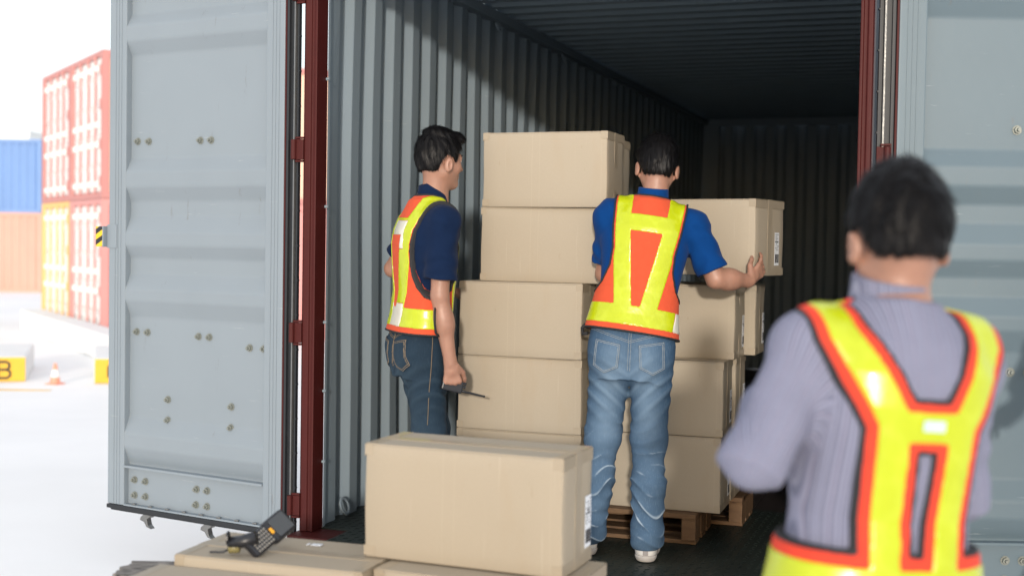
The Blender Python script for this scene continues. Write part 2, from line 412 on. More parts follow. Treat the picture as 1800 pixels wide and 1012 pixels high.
def hinge(x, z, sgn):
    mb = MB()
    mb.box((x-.024, -.020, z-.045), (x+.030, .004, z+.045))
    mb.tube([(x-sgn*.016, -.024, z-.044), (x-sgn*.016, -.024, z+.044)], .013, 10)
    mb.box((x-.010, -.022, z-.056), (x+.030, -.004, z-.047)); mb.box((x-.010, -.022, z+.047), (x+.030, -.004, z+.056))
    return mb
for z in (.11, .885, 1.70, 2.40):
    cpart('door_hinge', hinge(-.073, z, 1), 'red', bevel=.002)
    cpart('door_hinge', hinge(2.434, z-.06 if z > 1 else z, -1), 'red', bevel=.002)

# doors -------------------------------------------------------------
PROF = [(2.50, -.036), (2.378, -.036), (2.318, -.002), (2.246, -.002), (2.178, -.036), (1.682, -.036), (1.615, -.002), (1.543, -.002), (1.474, -.036),
        (1.402, -.036), (1.322, -.002), (1.261, -.002), (1.197, -.036), (1.122, -.036), (1.050, -.002), (.994, -.002), (.913, -.036),
        (.425, -.036), (.345, -.002), (.277, -.002), (.197, -.036), (.186, -.036)]
BOLTS = [(.986, 1.764), (.912, 1.762), (.579, 1.758), (.512, 1.758), (.985, .84), (.912, .84), (.58, .836), (.512, .836), (.264, .799), (.179, .799),
         (.774, .523), (.774, .424), (.372, .519), (.374, .421), (.986, .115), (.913, .114), (.579, .112), (.512, .112), (.985, .04), (.912, .04), (.582, .038), (.512, .038)]
bolt_me = None
def bolt_mesh():
    mb = MB(); n = 6
    ring = lambda r, y, m, ph=0: [(r*math.cos(2*math.pi*k/m+ph), y, r*math.sin(2*math.pi*k/m+ph)) for k in range(m)]
    def disc(r, y0, y1, m, ph=0, r2=None):
        a, b = ring(r, y0, m, ph), ring(r2 or r, y1, m, ph)
        mb.add(a+b, [(k, (k+1) % m, (k+1) % m+m, k+m) for k in range(m)]+[tuple(range(m, 2*m))])
    disc(.0185, 0, .003, 10); disc(.0135, .003, .015, 6, .3); disc(.0075, .015, .026, 8, 0, .006)
    me = bpy.data.meshes.new('bolt'); me.from_pydata(mb.v, [], mb.f); me.materials.append(M['zinc']); return me
bolt_me = bolt_mesh()
def door(hx, hy, ang, sg, label, paint='grey'):
    """sg=+1: local +y looks out at the viewer; -1: local -y does"""
    d = bpy.data.objects.new('door', None); COL.objects.link(d); d.parent = cont
    d.location = (hx, hy, -GZ); d.rotation_euler = (0, 0, ang); d['label'] = label
    Y = lambda t: sg*t
    def bx(mb, s0, s1, z0, z1, t0, t1, mi=0):
        y0, y1 = sorted((Y(t0), Y(t1))); mb.box((s0, y0, z0), (s1, y1, z1), mi)
    mb = MB(); mb.sheet([(Y(t), z) for z, t in fillet(PROF, .011)], .148, 1.032, axis=0)
    build('corrugated_panel', mb, paint, d)
    for s0, s1 in ((.045, .150), (1.030, 1.142)):
        mb = MB(); bx(mb, s0, s1, -.012, 2.56, -.05, 0)
        build('stile', mb, paint, d, bevel=.005)
        mb = MB()
        for k in range(3): bx(mb, s0+.03+k*.019, s0+.0345+k*.019, -.01, 2.558, .0, .0022)
        build('stile_rib', mb, paint, d)
    mb = MB(); bx(mb, .151, 1.029, 2.50, 2.56, -.05, -.001); build('top_rail', mb, paint, d, bevel=.004)
    mb = MB(); bx(mb, .1505, 1.0295, .176, .187, -.046, .006); build('ledge', mb, paint, d, bevel=.002)
    mb = MB(); bx(mb, .1505, 1.0295, -.010, .1755, -.046, -.030); build('kick_plate', mb, paint, d)
    mb = MB(); bx(mb, .1505, 1.0295, -.012, -.004, -.029, .001); build('bottom_flange', mb, paint, d)
    mb = MB(); bx(mb, .02, 1.145, -.034, -.014, -.055, .004); bx(mb, .04, 1.13, -.045, -.035, -.04, -.01); build('bottom_gasket', mb, 'rubber', d, bevel=.003)
    mb = MB()
    bx(mb, -.002, .036, -.03, 2.56, -.06, -.010); bx(mb, -.026, -.0095, -.03, 2.56, -.030, -.018); bx(mb, .018, .030, -.03, 2.56, -.0095, .003)
    build('edge_gasket', mb, 'rubber', d, bevel=.002)
    mb = MB(); bx(mb, -.009, -.003, -.03, 2.56, -.03, -.006); build('gasket_strip', mb, 'steel', d)
    mb = MB(); bx(mb, .0365, .0445, -.01, 2.56, -.055, -.003); build('edge_trim', mb, 'red', d)
    mb = MB()
    for k in range(17): bx(mb, -.031, -.0265, .03+k*.155, .036+k*.155, -.026, -.012)
    bx(mb, -.0262, -.0202, -.02, 2.55, -.0175, -.012)
    build('gasket_clip', mb, 'rubber', d)
    for s, z in BOLTS:
        b = bpy.data.objects.new('bolt', bolt_me); COL.objects.link(b); b.parent = d
        b.location = (s, Y(-.036 if z > .18 else -.030), z); b.rotation_euler = (0, random.uniform(0, 1), 0) if sg > 0 else (0, random.uniform(0, 1), math.pi)
    rv = None
    for k in range(8):
        if rv is None:
            mb = MB(); bx(mb, -.012, .012, -.0038, .0035, -.012, -.004); rv = build('flange_rivet', mb, 'steel', d, bevel=.002, loc=(.20, 0, 0))
        else:
            q = rv.copy(); COL.objects.link(q); q.location.x = .20+k*.11
    # locking-bar cams under the door
    for s in (.923, .526):
        mb = MB()
        mb.tube([(s, Y(-.075), -.07), (s, Y(-.075), .10)], .016, 8)
        poly = [(-.012, 0), (.012, 0), (.012, -.030), (.030, -.044), (.034, -.058), (.006, -.066), (-.010, -.088), (-.040, -.096), (-.020, -.078), (-.012, -.05), (-.030, -.040), (-.034, -.030), (-.012, -.026)]
        mb.prism([(s+px, -.022+pz) for px, pz in poly], *sorted((Y(-.065), Y(-.035))), axis=1)
        build('locking_cam', mb, 'steel', d, bevel=.002)
    mb = MB()
    for s in (.923, .526, .30): mb.tube([(s, Y(-.085), -.02), (s, Y(-.085), 2.5)], .017, 8)
    build('lock_rod', mb, paint, d, smooth=True)
    mb = MB(); bx(mb, .02, 1.14, -.01, 2.56, -.0605, -.0555); build('outer_skin', mb, 'red', d)
    return d
dl = door(-.10, -.02, R(170), 1, 'left door leaf swung wide open, lit pale grey')
dr = door(2.44, -.02, R(20), -1, 'right door leaf behind the man in the striped shirt', 'grey_shaded')
mb = MB(); mb.box((1.085, -.045, 1.245), (1.150, .006, 1.36)); mb.box((1.1505, -.04, 1.25), (1.158, .03, 1.352))
build('catch_bracket', mb, 'grey', dl, bevel=.003)
mb = MB(); mb.box((1.1585, .022, 1.252), (1.206, .026, 1.350)); build('hazard_plate', mb, 'hazard', dl)
# clips on the left post's inner face
for z in (.30, .93, 1.45, 2.02, .62):
    mb = MB(); mb.tube([(.019, .075, z), (.034, .075, z)], .007, 7); cpart('post_peg', mb, 'wall')

# ------------------------------------------------------------------ yard behind
def yard_container(name, loc, ang, length, main, side, frame, door_col, label, ends=True, H=2.59, W=2.44, pitch=.28):
    e = empty(name, loc, label, 'shipping container', 'containers stacked in the yard', ang)
    mb = MB()
    for x in (0, length-.12):
        for y in (0, W-.12): mb.box((x, y, 0), (x+.12, y+.12, H))
    for z in (0, H-.11):
        for y in (0.001, W-.101): mb.box((.121, y, z), (length-.121, y+.1, z+.11))
        for x in (.001, length-.101): mb.box((x, .121, z), (x+.1, W-.121, z+.11))
    build('frame', mb, frame, e)
    mb = MB()
    for y, sg in ((.035, 1), (W-.035, -1)):
        mb.sheet([(.12+a, y+sg*t) for a, t in corr(length-.24, pitch, .045, pitch*.25, pitch*.25)], .11, H-.11)
    mb.box((.1, .1, H-.04), (length-.1, W-.1, H-.012)); mb.box((length-.06, .12, .11), (length-.03, W-.12, H-.11))
    build('side_panel', mb, side, e)
    for k in range(2):
        y0 = .125+k*(W-.25)/2; y1 = y0+(W-.25)/2-.012
        mb = MB(); mb.sheet([(.03+t, .12+z) for z, t in corr(H-.24, .52, .03, .34, .06)], y0, y1, axis=1)
        d = build('door', mb, door_col, e)
        for q in (.28, .75):
            r = MB(); yy = y0+q*(y1-y0); r.tube([(-.02, yy, .08), (-.02, yy, H-.08)], .022, 6); build('lock_rod', r, frame, d)
            for zz in (.25, .95, 1.3, H-.3):
                r = MB(); r.box((-.035, yy-.06, zz-.05), (.02, yy+.06, zz+.05)); build('rod_bracket', r, door_col, d)
        for zz in (.3, .95, 1.65, 2.25):
            r = MB(); yy = y0 if k == 0 else y1; r.box((-.012, yy-.05, zz-.09), (.05, yy+.05, zz+.09)); build('hinge', r, frame, d)
    return e
def cam_to_world(px, py, Z):
    return CAM+(FW+RT*((px-900)/F_PX)-UP*((py-506)/F_PX))*Z
C0 = (-11.60, 13.56)          # near corner of the four-container stack
A_LONG = math.atan2(.785, .619)
ud = Vector((-.785, .619, 0))
gz2 = GZ-.23
for i in range(2):
    p = Vector((*C0, 0))+ud*(i*2.47)
    for t in range(2):
        k = (i, t)
        frame = {(0, 0): 'b_red', (0, 1): 'b_maroon', (1, 0): 'b_orange', (1, 1): 'b_maroon'}[k]
        side = {(0, 0): 'b_red', (0, 1): 'b_apricot', (1, 0): 'b_orange', (1, 1): 'b_peach'}[k]
        lab = {(0, 0): 'overexposed red container at the bottom near corner of the far stack with white doors',
               (0, 1): 'apricot container with white doors on top of the overexposed red one',
               (1, 0): 'white-doored container with bright orange frame at the bottom of the far stack',
               (1, 1): 'white-doored container with maroon frame on top of the orange-framed one'}[k]
        yard_container('yard_container', (p.x, p.y, gz2+t*2.60), A_LONG, 12.19, None, side, frame, 'white', lab)
def far_long(px, Z, z0, length, colr, frame, lab, H=2.75):
    q = cam_to_world(px, 506, Z); ang = yaw
    o = Vector((q.x, q.y, 0))-Vector((c_, s_, 0))*length
    return yard_container('yard_container', (o.x, o.y, z0), ang, length, None, colr, frame, colr, lab, H=H)
far_long(72, 44, gz2, 12.19, 'b_peach', 'b_peach', 'long overexposed orange container on the ground under the blue one', 2.75)
far_long(71, 44, gz2+2.76, 12.19, 'b_blue', 'b_blue', 'blue container stacked on the long overexposed orange one', 2.52)
far_long(50, 56, gz2, 12.19, 'white', 'white', 'white container hidden low behind the blue and orange stack', 3.4)
far_long(50, 56, gz2+3.41, 12.19, 'white', 'white', 'white container showing just above the roof of the blue one', 3.2)
# low concrete things on the yard
def letter(parent, ch, o, ux, uz, sz):
    """strokes as small bars in the plane (ux, uz)"""
    strokes = {'B': [[(0, 0), (0, 1)], [(0, 1), (.5, 1), (.65, .88), (.65, .64), (.5, .52), (0, .52)], [(.5, .52), (.7, .38), (.7, .14), (.52, 0), (0, 0)]],
               'C': [[(.7, .82), (.55, .98), (.2, .98), (0, .78), (0, .22), (.2, .02), (.55, .02), (.7, .18)]]}[ch]
    mb = MB()
    for st in strokes: mb.tube([o+ux*(a*sz)+uz*(b*sz) for a, b in st], .016, 6)
    return build('letter', mb, 'ink', parent)
def lane_block(px, py, Z, w, ch, lab):
    q = cam_to_world(px, py, Z); q.z = ground_z(q.x, q.y)
    e = empty('lane_block', q, lab, 'concrete block', None, yaw+R(18))
    mb = MB(); mb.box((0, .02, 0), (w, 2.2, .33)); build('block', mb, 'kerb', e, bevel=.03)
    mb = MB(); mb.box((0.01, 0, .01), (w-.01, .022, .32)); build('painted_end', mb, 'yellow', e, bevel=.004)
    letter(e, ch, Vector((w*.5-.08, -.004, .055)), Vector((1, 0, 0)), Vector((0, 0, 1)), .21)
lane_block(-30, 655, 16.4, .52, 'B', 'low concrete block with yellow end lettered B')
lane_block(165, 655, 16.4, .52, 'C', 'low concrete block with yellow end lettered C beside the open door')
a = cam_to_world(35, 575, 26); b = cam_to_world(330, 665, 15.5)
d = Vector((b.x-a.x, b.y-a.y, 0)); ln = d.length
mb = MB(); mb.box((0, 0, 0), (ln, .45, .42))
o = build('kerb', mb, 'kerb', None, bevel=.03, loc=(a.x, a.y, gz2-.0), rot=math.atan2(d.y, d.x)); tag(o, kind='structure')
q = cam_to_world(97, 657, 16.3)
e = empty('traffic_cone', (q.x, q.y, ground_z(q.x, q.y)), 'small orange and white traffic cone on the pale yard', 'traffic cone'); e.scale = (.8, .8, .8)
mb = MB(); mb.box((-.11, -.11, 0), (.11, .11, .025)); build('base', mb, 'cone', e, bevel=.006)
mb = MB(); mb.tube([(0, 0, .0255), (0, 0, .12)], [.085, .066], 14); build('cone_body', mb, 'cone', e); mb = MB(); mb.tube([(0, 0, .24), (0, 0, .34)], [.042, .022], 14); build('cone_tip', mb, 'cone', e)
mb = MB(); mb.tube([(0, 0, .1205), (0, 0, .2395)], [.068, .044], 14, cap=False); build('reflective_band', mb, 'white', e)
q = cam_to_world(10, 682, 15.5)
mb = MB(); mb.box((-3, -.05, 0), (.55, .05, .004)); tag(build('road_marking', mb, 'yellow', loc=(q.x, q.y, ground_z(q.x, q.y)+.006), rot=yaw), kind='structure')

# ------------------------------------------------------------------ cartons
BW, BD, BH = .575, .26, .33
def carton(loc, rot, label, w=BW, d=BD, h=BH, name='cardboard_box', group='brown cartons', lab=True, tilt=0, labside=1):
    e = empty(name, loc, label, 'box', group, rot)
    if tilt: e.rotation_euler = (0, tilt, rot)
    rr = random.Random(hash((round(loc[0], 2), round(loc[2], 2))) & 0xffff)
    bm = bmesh.new(); bmesh.ops.create_cube(bm, size=1)
    bmesh.ops.scale(bm, vec=(w, d, h-.004), verts=bm.verts); bmesh.ops.translate(bm, vec=(0, 0, (h-.004)/2), verts=bm.verts)
    bmesh.ops.bevel(bm, geom=bm.edges[:], offset=.005, segments=2, affect='EDGES', profile=.5)
    bmesh.ops.subdivide_edges(bm, edges=[x for x in bm.edges if x.calc_length() > .1], cuts=7, use_grid_fill=True)
    b1, b2, ph = rr.uniform(.002, .008), rr.uniform(.0005, .003), rr.uniform(0, 6)
    for v in bm.verts:
        x, y, z = v.co.x/(w/2), v.co.y/(d/2), v.co.z/(h/2)-1
        k = max(0, (1-x*x))*max(0, (1-z*z))
        if abs(y) > .93: v.co.y += math.copysign(1, y)*k*b1+.0012*math.sin(5*x+4*z+ph)*k
        k = max(0, (1-y*y))*max(0, (1-z*z))
        if abs(x) > .96: v.co.x += math.copysign(1, x)*k*b2
        v.co.x += .0012*math.sin(7*v.co.z/h+ph); v.co.y += .0010*math.sin(6*v.co.x/w+ph)
    me = bpy.data.meshes.new('carton_body'); bm.to_mesh(me); bm.free(); me.materials.append(M['card'])
    me.polygons.foreach_set('use_smooth', [len(p.vertices) == 4 and p.area < 1 for p in me.polygons])
    link('carton_body', me, e)
    # two top flaps with the gap between them
    for sg in (-1, 1):
        mb = MB(); y0, y1 = (-d/2+.002, -.0012) if sg < 0 else (.0012, d/2-.002)
        mb.box((-w/2+.003, y0, h-.0045), (w/2-.003, y1, h-.0008+rr.uniform(0, .0012)))
        build('top_flap', mb, 'card', e, bevel=.001)
    # clear tape: seam, end bands and corner turns
    t = .0009; tw = .024
    mb = MB()
    mb.box((-w/2-.001, -tw, h-.0006), (w/2+.001, tw, h+.0012))
    for sg in (-1, 1):
        X0, X1 = sorted((sg*(w/2+.0012+b2*.0), sg*(w/2+.0026)))
        mb.box((X0, -tw, .002), (X1, tw, h+.0008))                           # down the end
        X1b = sg*(w/2+.0020); A0, A1 = sorted((sg*(w/2+.0008), X1b))
        for z0, z1 in ((h-.036, h-.002), (.002, .034)):
            mb.box((A0, -d/2-.0014, z0), (A1, d/2+.0014, z1))                # along the edges of the end
            B0, B1 = sorted((sg*(w/2-.022-rr.uniform(0, .012)), sg*(w/2+.0008)))
            mb.box((B0, -d/2-.0016, z0+.004), (B1, -d/2-.0002, z1))          # turned round on to the front
        B0, B1 = sorted((sg*(w/2-.030), sg*(w/2+.0008)))
        mb.box((B0, -d/2+.002, h-.0006), (B1, d/2-.002, h+.0008))
    build('packing_tape', mb, 'tape', e)
    if lab:
        mb = MB(); x = labside*(w/2+.0038); s = labside
        y0, y1, z0, z1 = (.058, .108, .045, .19)
        a, b = sorted((x-s*.0009, x)); mb.box((a, y0, z0), (b, y1, z1)); lo = build('shipping_label', mb, 'label', e)
        mb = MB(); y = y0+.005; a, b = sorted((x+s*.0002, x+s*.0006))
        while y < y1-.006:
            wd = rr.choice((.0012, .0012, .0022, .003)); mb.box((a, y, z0+.012), (b, y+wd, z0+.05)); y += wd+rr.choice((.0012, .002))
        for k in range(9):
            zz = z1-.010-k*.0085; yy = y0+.004
            while yy < y1-.012:
                ln = rr.uniform(.004, .014)
                if rr.random() < .7: mb.box((a, yy, zz), (b, min(y1-.004, yy+ln), zz+.0024 if k not in (4, 5) else zz+.006))
                yy += ln+.003
        build('label_print', mb, 'ink', lo)
    return e
def place(flx, fly, z, rotdeg, label, **k):
    """by the front-left bottom corner"""
    r = R(rotdeg); w, d = k.get('w', BW), k.get('d', BD)
    cx = flx+math.cos(r)*w/2-math.sin(r)*d/2; cy = fly+math.sin(r)*w/2+math.cos(r)*d/2
    return carton((cx, cy, z), r, label, **k)
SG = 'cartons stacked on the pallets in the container'
zt = [.137, .4675, .798, 1.1285, 1.459]
place(.600, .262, zt[0], 2, 'bottom carton of the taller left column, mostly hidden by the big near carton', group=SG)
place(.603, .255, zt[1], 1, 'second carton from the bottom of the left column, behind the walkie-talkie', group=SG)
place(.607, .250, zt[2], -1, 'middle carton of the left column at the elbow of the man in navy', group=SG)
place(.690, .290, zt[3], 1.5, 'second carton from the top of the tall left column', group=SG, tilt=R(.15))
place(.697, .286, zt[4], -1, 'topmost carton of the tall left column beside the two heads', group=SG, lab=False)
place(1.182, .448, zt[0], 1, 'bottom right carton resting on the pallet behind the jeans', group=SG)
place(1.185, .452, zt[1], 1.5, 'second carton up in the right column behind the jeans hip', group=SG)
place(1.205, .60, zt[2], 0, 'carton right under the lifted one, arm shadow on its front', group=SG)
place(.68, .62, zt[4], 0, 'carton end peeping out behind the topmost left one, beside the bowed head', group=SG, w=.535, lab=False)
place(1.175, .755, zt[0], 1, 'bottom carton in the second row on the far pallet', group=SG)
place(1.185, .78, zt[1], 0, 'carton in the second row two levels up, edge showing past the front one', group=SG)
place(1.25, .90, zt[2], 0, 'third-level carton of the second row under the hand', group=SG)
for z in zt[:4]: place(.60, .62, z, 0, 'carton of the rear left column hidden by the front row', group=SG)
# the carton being lifted
place(1.33, .545, 1.175, -13, 'carton being lifted by the man in royal blue, shipping label on its end', d=.33, group=SG)

# ------------------------------------------------------------------ pallets
def pallet(loc, rot, label, w=1.06, d=.80):
    e = empty('pallet', loc, label, 'pallet', 'wooden pallets', rot)
    top = bot = blk = None
    def rep(src, name, mb, x, y, z):
        if src is None:
            return build(name, mb, 'pallet', e, bevel=.003, loc=(x, y, z))
        q = src.copy(); COL.objects.link(q); q.location = (x, y, z); return src
    mt = MB(); mt.box((0, 0, 0), (w, .095, .022))
    n = 6
    for k in range(n): top = rep(top, 'deck_board', mt, 0, k*(d-.095)/(n-1), .113)
    mk = MB(); mk.box((0, 0, 0), (.062, .12, .088))
    for x in (0, w/2-.031, w-.062):
        for y in (0, d/2-.06, d-.12): blk = rep(blk, 'block', mk, x, y, .019)
    ms = MB(); ms.box((0, 0, 0), (.062, d, .006))
    sb = None
    for x in (0, w/2-.031, w-.062): sb = rep(sb, 'stringer_board', ms, x, 0, .107)
    mo = MB(); mo.box((0, 0, 0), (w, .09, .018))
    for y in (0.015, d/2-.045, d-.105): bot = rep(bot, 'bottom_board', mo, 0, y, .0005)
    return e
pallet((.59, .375, .0015), R(1.5), 'rough pine pallet under the front cartons behind the white shoes', 1.075, .42)
pallet((.64, .84, .0015), R(1), 'second pallet further into the container behind the front one', 1.15, .36)

# near stack on the ground
NG = 'cartons of the near stack outside the container'
place(1.162, -1.80, .402, -2.0, 'large sharp-edged carton standing alone on top of the near stack', w=.592, d=.245, h=.322, group=NG)
place(.66, -1.985, .078, 2.5, 'flat-topped carton in the near stack carrying the scanner', w=.575, d=.30, h=.322, group=NG, lab=False)
place(1.243, -1.90, .078, -2, 'carton directly under the large near carton', w=.555, d=.34, h=.320, group=NG, labside=1)
place(.635, -2.315, .045, 3, 'front left carton of the near stack, just below the scanner', w=.59, d=.32, h=.325, group=NG, lab=False)
place(1.245, -2.27, .045, -1, 'front right carton of the near stack below the large one', w=.56, d=.34, h=.325, group=NG, lab=False)
place(.64, -2.30, GZ+.137, 1, 'bottom layer carton of the near stack, left, under the others', w=.60, d=.60, h=.253, group=NG, lab=False)
place(1.25, -2.27, GZ+.137, 0, 'bottom layer carton of the near stack, right, under the others', w=.57, d=.70, h=.253, group=NG, lab=False)
place(.64, -1.66, GZ+.137, 1, 'rear bottom layer carton of the near stack below the scanner', w=.60, d=.12, h=.253, group=NG, lab=False)
pallet((.60, -2.32, GZ+.001), 0, 'pallet on the yard ground carrying the near stack of cartons', 1.26, .86)
# weathered board poking out from under the top layer
e = empty('weathered_board', (.535, -1.93, .318), 'grey splintered timber board sticking out left of the near cartons', 'board', None, R(20))
mb = MB()
pts = [(-.10, -.07), (-.085, -.02), (-.105, .02), (-.075, .055), (-.09, .10), (.06, .10), (.16, .095), (.16, -.10), (.0, -.10), (-.07, -.09)]
mb.prism(pts, -.03, .004); mb.prism([(x*.95+.005, y*.9) for x, y in pts], .0045, .016)
build('board', mb, 'oldwood', e, bevel=.004)
mb = MB(); mb.box((-.06, -.06, -.24), (.08, .06, -.0305)); build('prop_block', mb, 'oldwood', e, bevel=.004)

# ------------------------------------------------------------------ handheld scanner
sc = empty('barcode_scanner', (.885, -1.925, .4045), 'black handheld barcode terminal with keypad lying propped on the flat-topped carton', 'scanner')
sc.scale = (.86, .86, .86)
# local frame of the terminal: long axis tilted up to the right, face to the viewer
Xl = (RT*.46+UP*.36+FW*.78).normalized(); Zl = (-FW*.52+RT*.55+UP*.62); Zl = (Zl-Xl*Zl.dot(Xl)).normalized(); Yl = Zl.cross(Xl)
TM = Matrix((Xl, Yl, Zl)).transposed().to_4x4(); TM.translation = Vector((-.012, 0, .026))
def tbx(name, a, b, mk, bev, parent=sc):
    mb = MB(); mb.box(a, b, mtx=TM); return build(name, mb, mk, parent, bevel=bev)
tbx('lower_body', (-.012, -.036, -.022), (.10, .036, .006), 'plastic', .010)
tbx('head', (.085, -.043, -.026), (.19, .043, .010), 'plastic', .013)
tbx('screen', (.105, -.033, .0103), (.178, .033, .0115), 'screen', 0)
mb = MB()
for i in range(7):
    for j in range(5): mb.box((.003+i*.0118, -.029+j*.0122, .0062), (.0093+i*.0118, -.0217+j*.0122, .009), mtx=TM)
tag(build('keypad', mb, 'keycap', sc, bevel=.001), kind='stuff')
tbx('amber_key', (.0865, -.010, .0104), (.099, .012, .0125), 'keyyel', .001)
G = [Vector((-.012, .0, .018))+RT*.0+UP*.035+FW*.015]
gp0 = Vector((-.005, .01, .045)); gp1 = gp0-RT*.092-UP*.004+FW*.01
mb = MB(); mb.tube([gp0+UP*.012, gp0.lerp(gp1, .5), gp1-UP*.004], [.022, .021, .020], 10)
build('pistol_grip', mb, 'plastic', sc, smooth=True)
mb = MB(); q = gp1-UP*.012; mb.tube([q+RT*.035-UP*.006, q+RT*.0-UP*.008], .0185, 8); build('battery', mb, 'olive', sc, smooth=True)
mb = MB(); mb.tube([gp1+UP*.012, gp1+UP*.012-RT*.006], .023, 10); build('grip_cap', mb, 'plastic', sc)
st = [q-UP*.012, q-RT*.016-UP*.02-FW*.005, q-RT*.032-UP*.026, q-RT*.05-UP*.024+FW*.004, q-RT*.064-UP*.034]
st = [Vector((p.x, p.y, max(p.z, .004))) for p in st]
mb = MB(); mb.tube(st, [.0035, .004, .0035, .0045, .004], 6); build('wrist_strap', mb, 'plastic', sc, smooth=True)
# glossy document sleeve on the flat carton
mb = MB(); mb.box((-.016, -.012, 0), (.016, .012, .0012)); mb.box((-.030, -.010, 0), (-.022, .010, .0012))
sl = build('label_sticker', mb, 'label', None, loc=(.975, -1.735, .4022), rot=R(8)); tag(sl, 'two small white stickers on the flat-topped carton behind the scanner', 'sticker')

# ================================================================== figures
V = lambda *a: np.array(a, dtype=np.float64)
def nrm(v): v = np.asarray(v, float); return v/np.linalg.norm(v)
def noise3(x, y, z, f, seed=0):
    r = np.random.default_rng(seed); o = 0
    wx = x+.35/f*np.sin(y*f*1.3+1.7+seed)+.2/f*np.sin(z*f*2.1); wy = y+.35/f*np.sin(z*f*1.1+.6); wz = z+.35/f*np.sin(x*f*1.2+2.2+seed)
    for i in range(4):
        k = r.normal(size=3); k = k/np.linalg.norm(k)*f*(1+.45*i); o = o+np.sin(k[0]*wx+k[1]*wy+k[2]*wz+r.uniform(0, 6.28))/(1+.5*i)
    return o/2.2
class Grid:
    def __init__(s, mn, mx, h):
        s.mn = np.asarray(mn, float); s.h = h; s.n = np.maximum(4, np.ceil((np.asarray(mx, float)-s.mn)/h).astype(int)+1)
    def axes(s, lo=None, hi=None):
        lo = np.zeros(3, int) if lo is None else lo; hi = s.n if hi is None else hi
        a = [(s.mn[i]+s.h*np.arange(lo[i], hi[i])).astype(np.float32) for i in range(3)]
        return a[0][:, None, None], a[1][None, :, None], a[2][None, None, :]
    def rng(s, bb, pad):
        lo = np.clip(np.floor((bb[0]-pad-s.mn)/s.h).astype(int), 0, s.n); hi = np.clip(np.ceil((bb[1]+pad-s.mn)/s.h).astype(int)+1, 0, s.n)
        return lo, hi
def cap(a, b, ra, rb, flat=None, q=1.0):
    a = np.asarray(a, float); b = np.asarray(b, float); ab = b-a; L2 = max(ab@ab, 1e-9)
    r = max(ra, rb); bb = (np.minimum(a, b)-r, np.maximum(a, b)+r)
    def f(x, y, z):
        px, py, pz = x-a[0], y-a[1], z-a[2]
        t = np.clip((px*ab[0]+py*ab[1]+pz*ab[2])/L2, 0, 1)
        dx, dy, dz = px-t*ab[0], py-t*ab[1], pz-t*ab[2]
        d2 = dx*dx+dy*dy+dz*dz
        if flat is not None:
            dn = dx*flat[0]+dy*flat[1]+dz*flat[2]; d2 = d2+dn*dn*(1/q**2-1)
        return np.sqrt(d2)-(ra+(rb-ra)*t)
    return f, bb
def ell(c, axes, rad):
    c = np.asarray(c, float); A = np.asarray(axes, float); rad = np.asarray(rad, float); r = rad.max(); bb = (c-r, c+r)
    def f(x, y, z):
        px, py, pz = x-c[0], y-c[1], z-c[2]; k2 = 0; p2 = px*px+py*py+pz*pz
        for i in range(3): k2 = k2+((px*A[i, 0]+py*A[i, 1]+pz*A[i, 2])/rad[i])**2
        k = np.sqrt(k2)+1e-6; return np.sqrt(p2)*(1-1/k)
    return f, bb
def loft(fr, tab, p=2.2):
    """fr = (O, X, Y, Z); rows: v, half width, depth back, depth front, x offset, z offset"""
    O, X, Y, Z = fr; T = np.array([list(r)+[0]*(6-len(r)) for r in tab], float); v = T[:, 0]
    ctr = O+Y*(v[0]+v[-1])/2; r = math.hypot((v[-1]-v[0])/2, T[:, 1:4].max())+abs(T[:, 4:]).max(); bb = (ctr-r, ctr+r)
    def f(x, y, z):
        px, py, pz = x-O[0], y-O[1], z-O[2]
        u = px*X[0]+py*X[1]+pz*X[2]; w = px*Y[0]+py*Y[1]+pz*Y[2]; n = px*Z[0]+py*Z[1]+pz*Z[2]
        it = lambda c: np.interp(w, v, T[:, c]).astype(np.float32)
        u = u-it(4); n = n-it(5); a = it(1); dd = np.where(n < 0, it(2), it(3))
        k = (np.abs(u/a)**p+np.abs(n/dd)**p)**(1/p)+1e-6
        d = np.sqrt(u*u+n*n)*(1-1/k)
        return np.maximum(d, np.maximum(v[0]-w, w-v[-1]))
    return f, bb
class Field:
    def __init__(s): s.p = []; s.post = []
    def add(s, pr, k=.02): s.p.append((pr, k)); return s
    def sub(s, pr, k=.01): s.p.append((pr, -k)); return s
    def then(s, fn): s.post.append(fn); return s
    def eval(s, g):
        F = np.full(g.n, .3, np.float32)
        for (f, bb), k in s.p:
            lo, hi = g.rng(bb, .055)
            if np.any(hi-lo <= 0): continue
            sl = tuple(slice(lo[i], hi[i]) for i in range(3)); d = f(*g.axes(lo, hi)).astype(np.float32); A = F[sl]
            if k >= 0:
                h = np.clip(.5+.5*(d-A)/max(k, 1e-4), 0, 1); F[sl] = d+(A-d)*h-k*h*(1-h)
            else:
                k = -k; d = -d; h = np.clip(.5-.5*(d-A)/k, 0, 1); F[sl] = d+(A-d)*h+k*h*(1-h)
        for fn in s.post: F = band(F, g, fn)
        return F
def band(F, g, fn, w=.045):
    i, j, k = np.nonzero(np.abs(F) < w)
    x = (g.mn[0]+g.h*i).astype(np.float32); y = (g.mn[1]+g.h*j).astype(np.float32); z = (g.mn[2]+g.h*k).astype(np.float32)
    F = F.copy(); F[i, j, k] = fn(F[i, j, k], x, y, z); return F
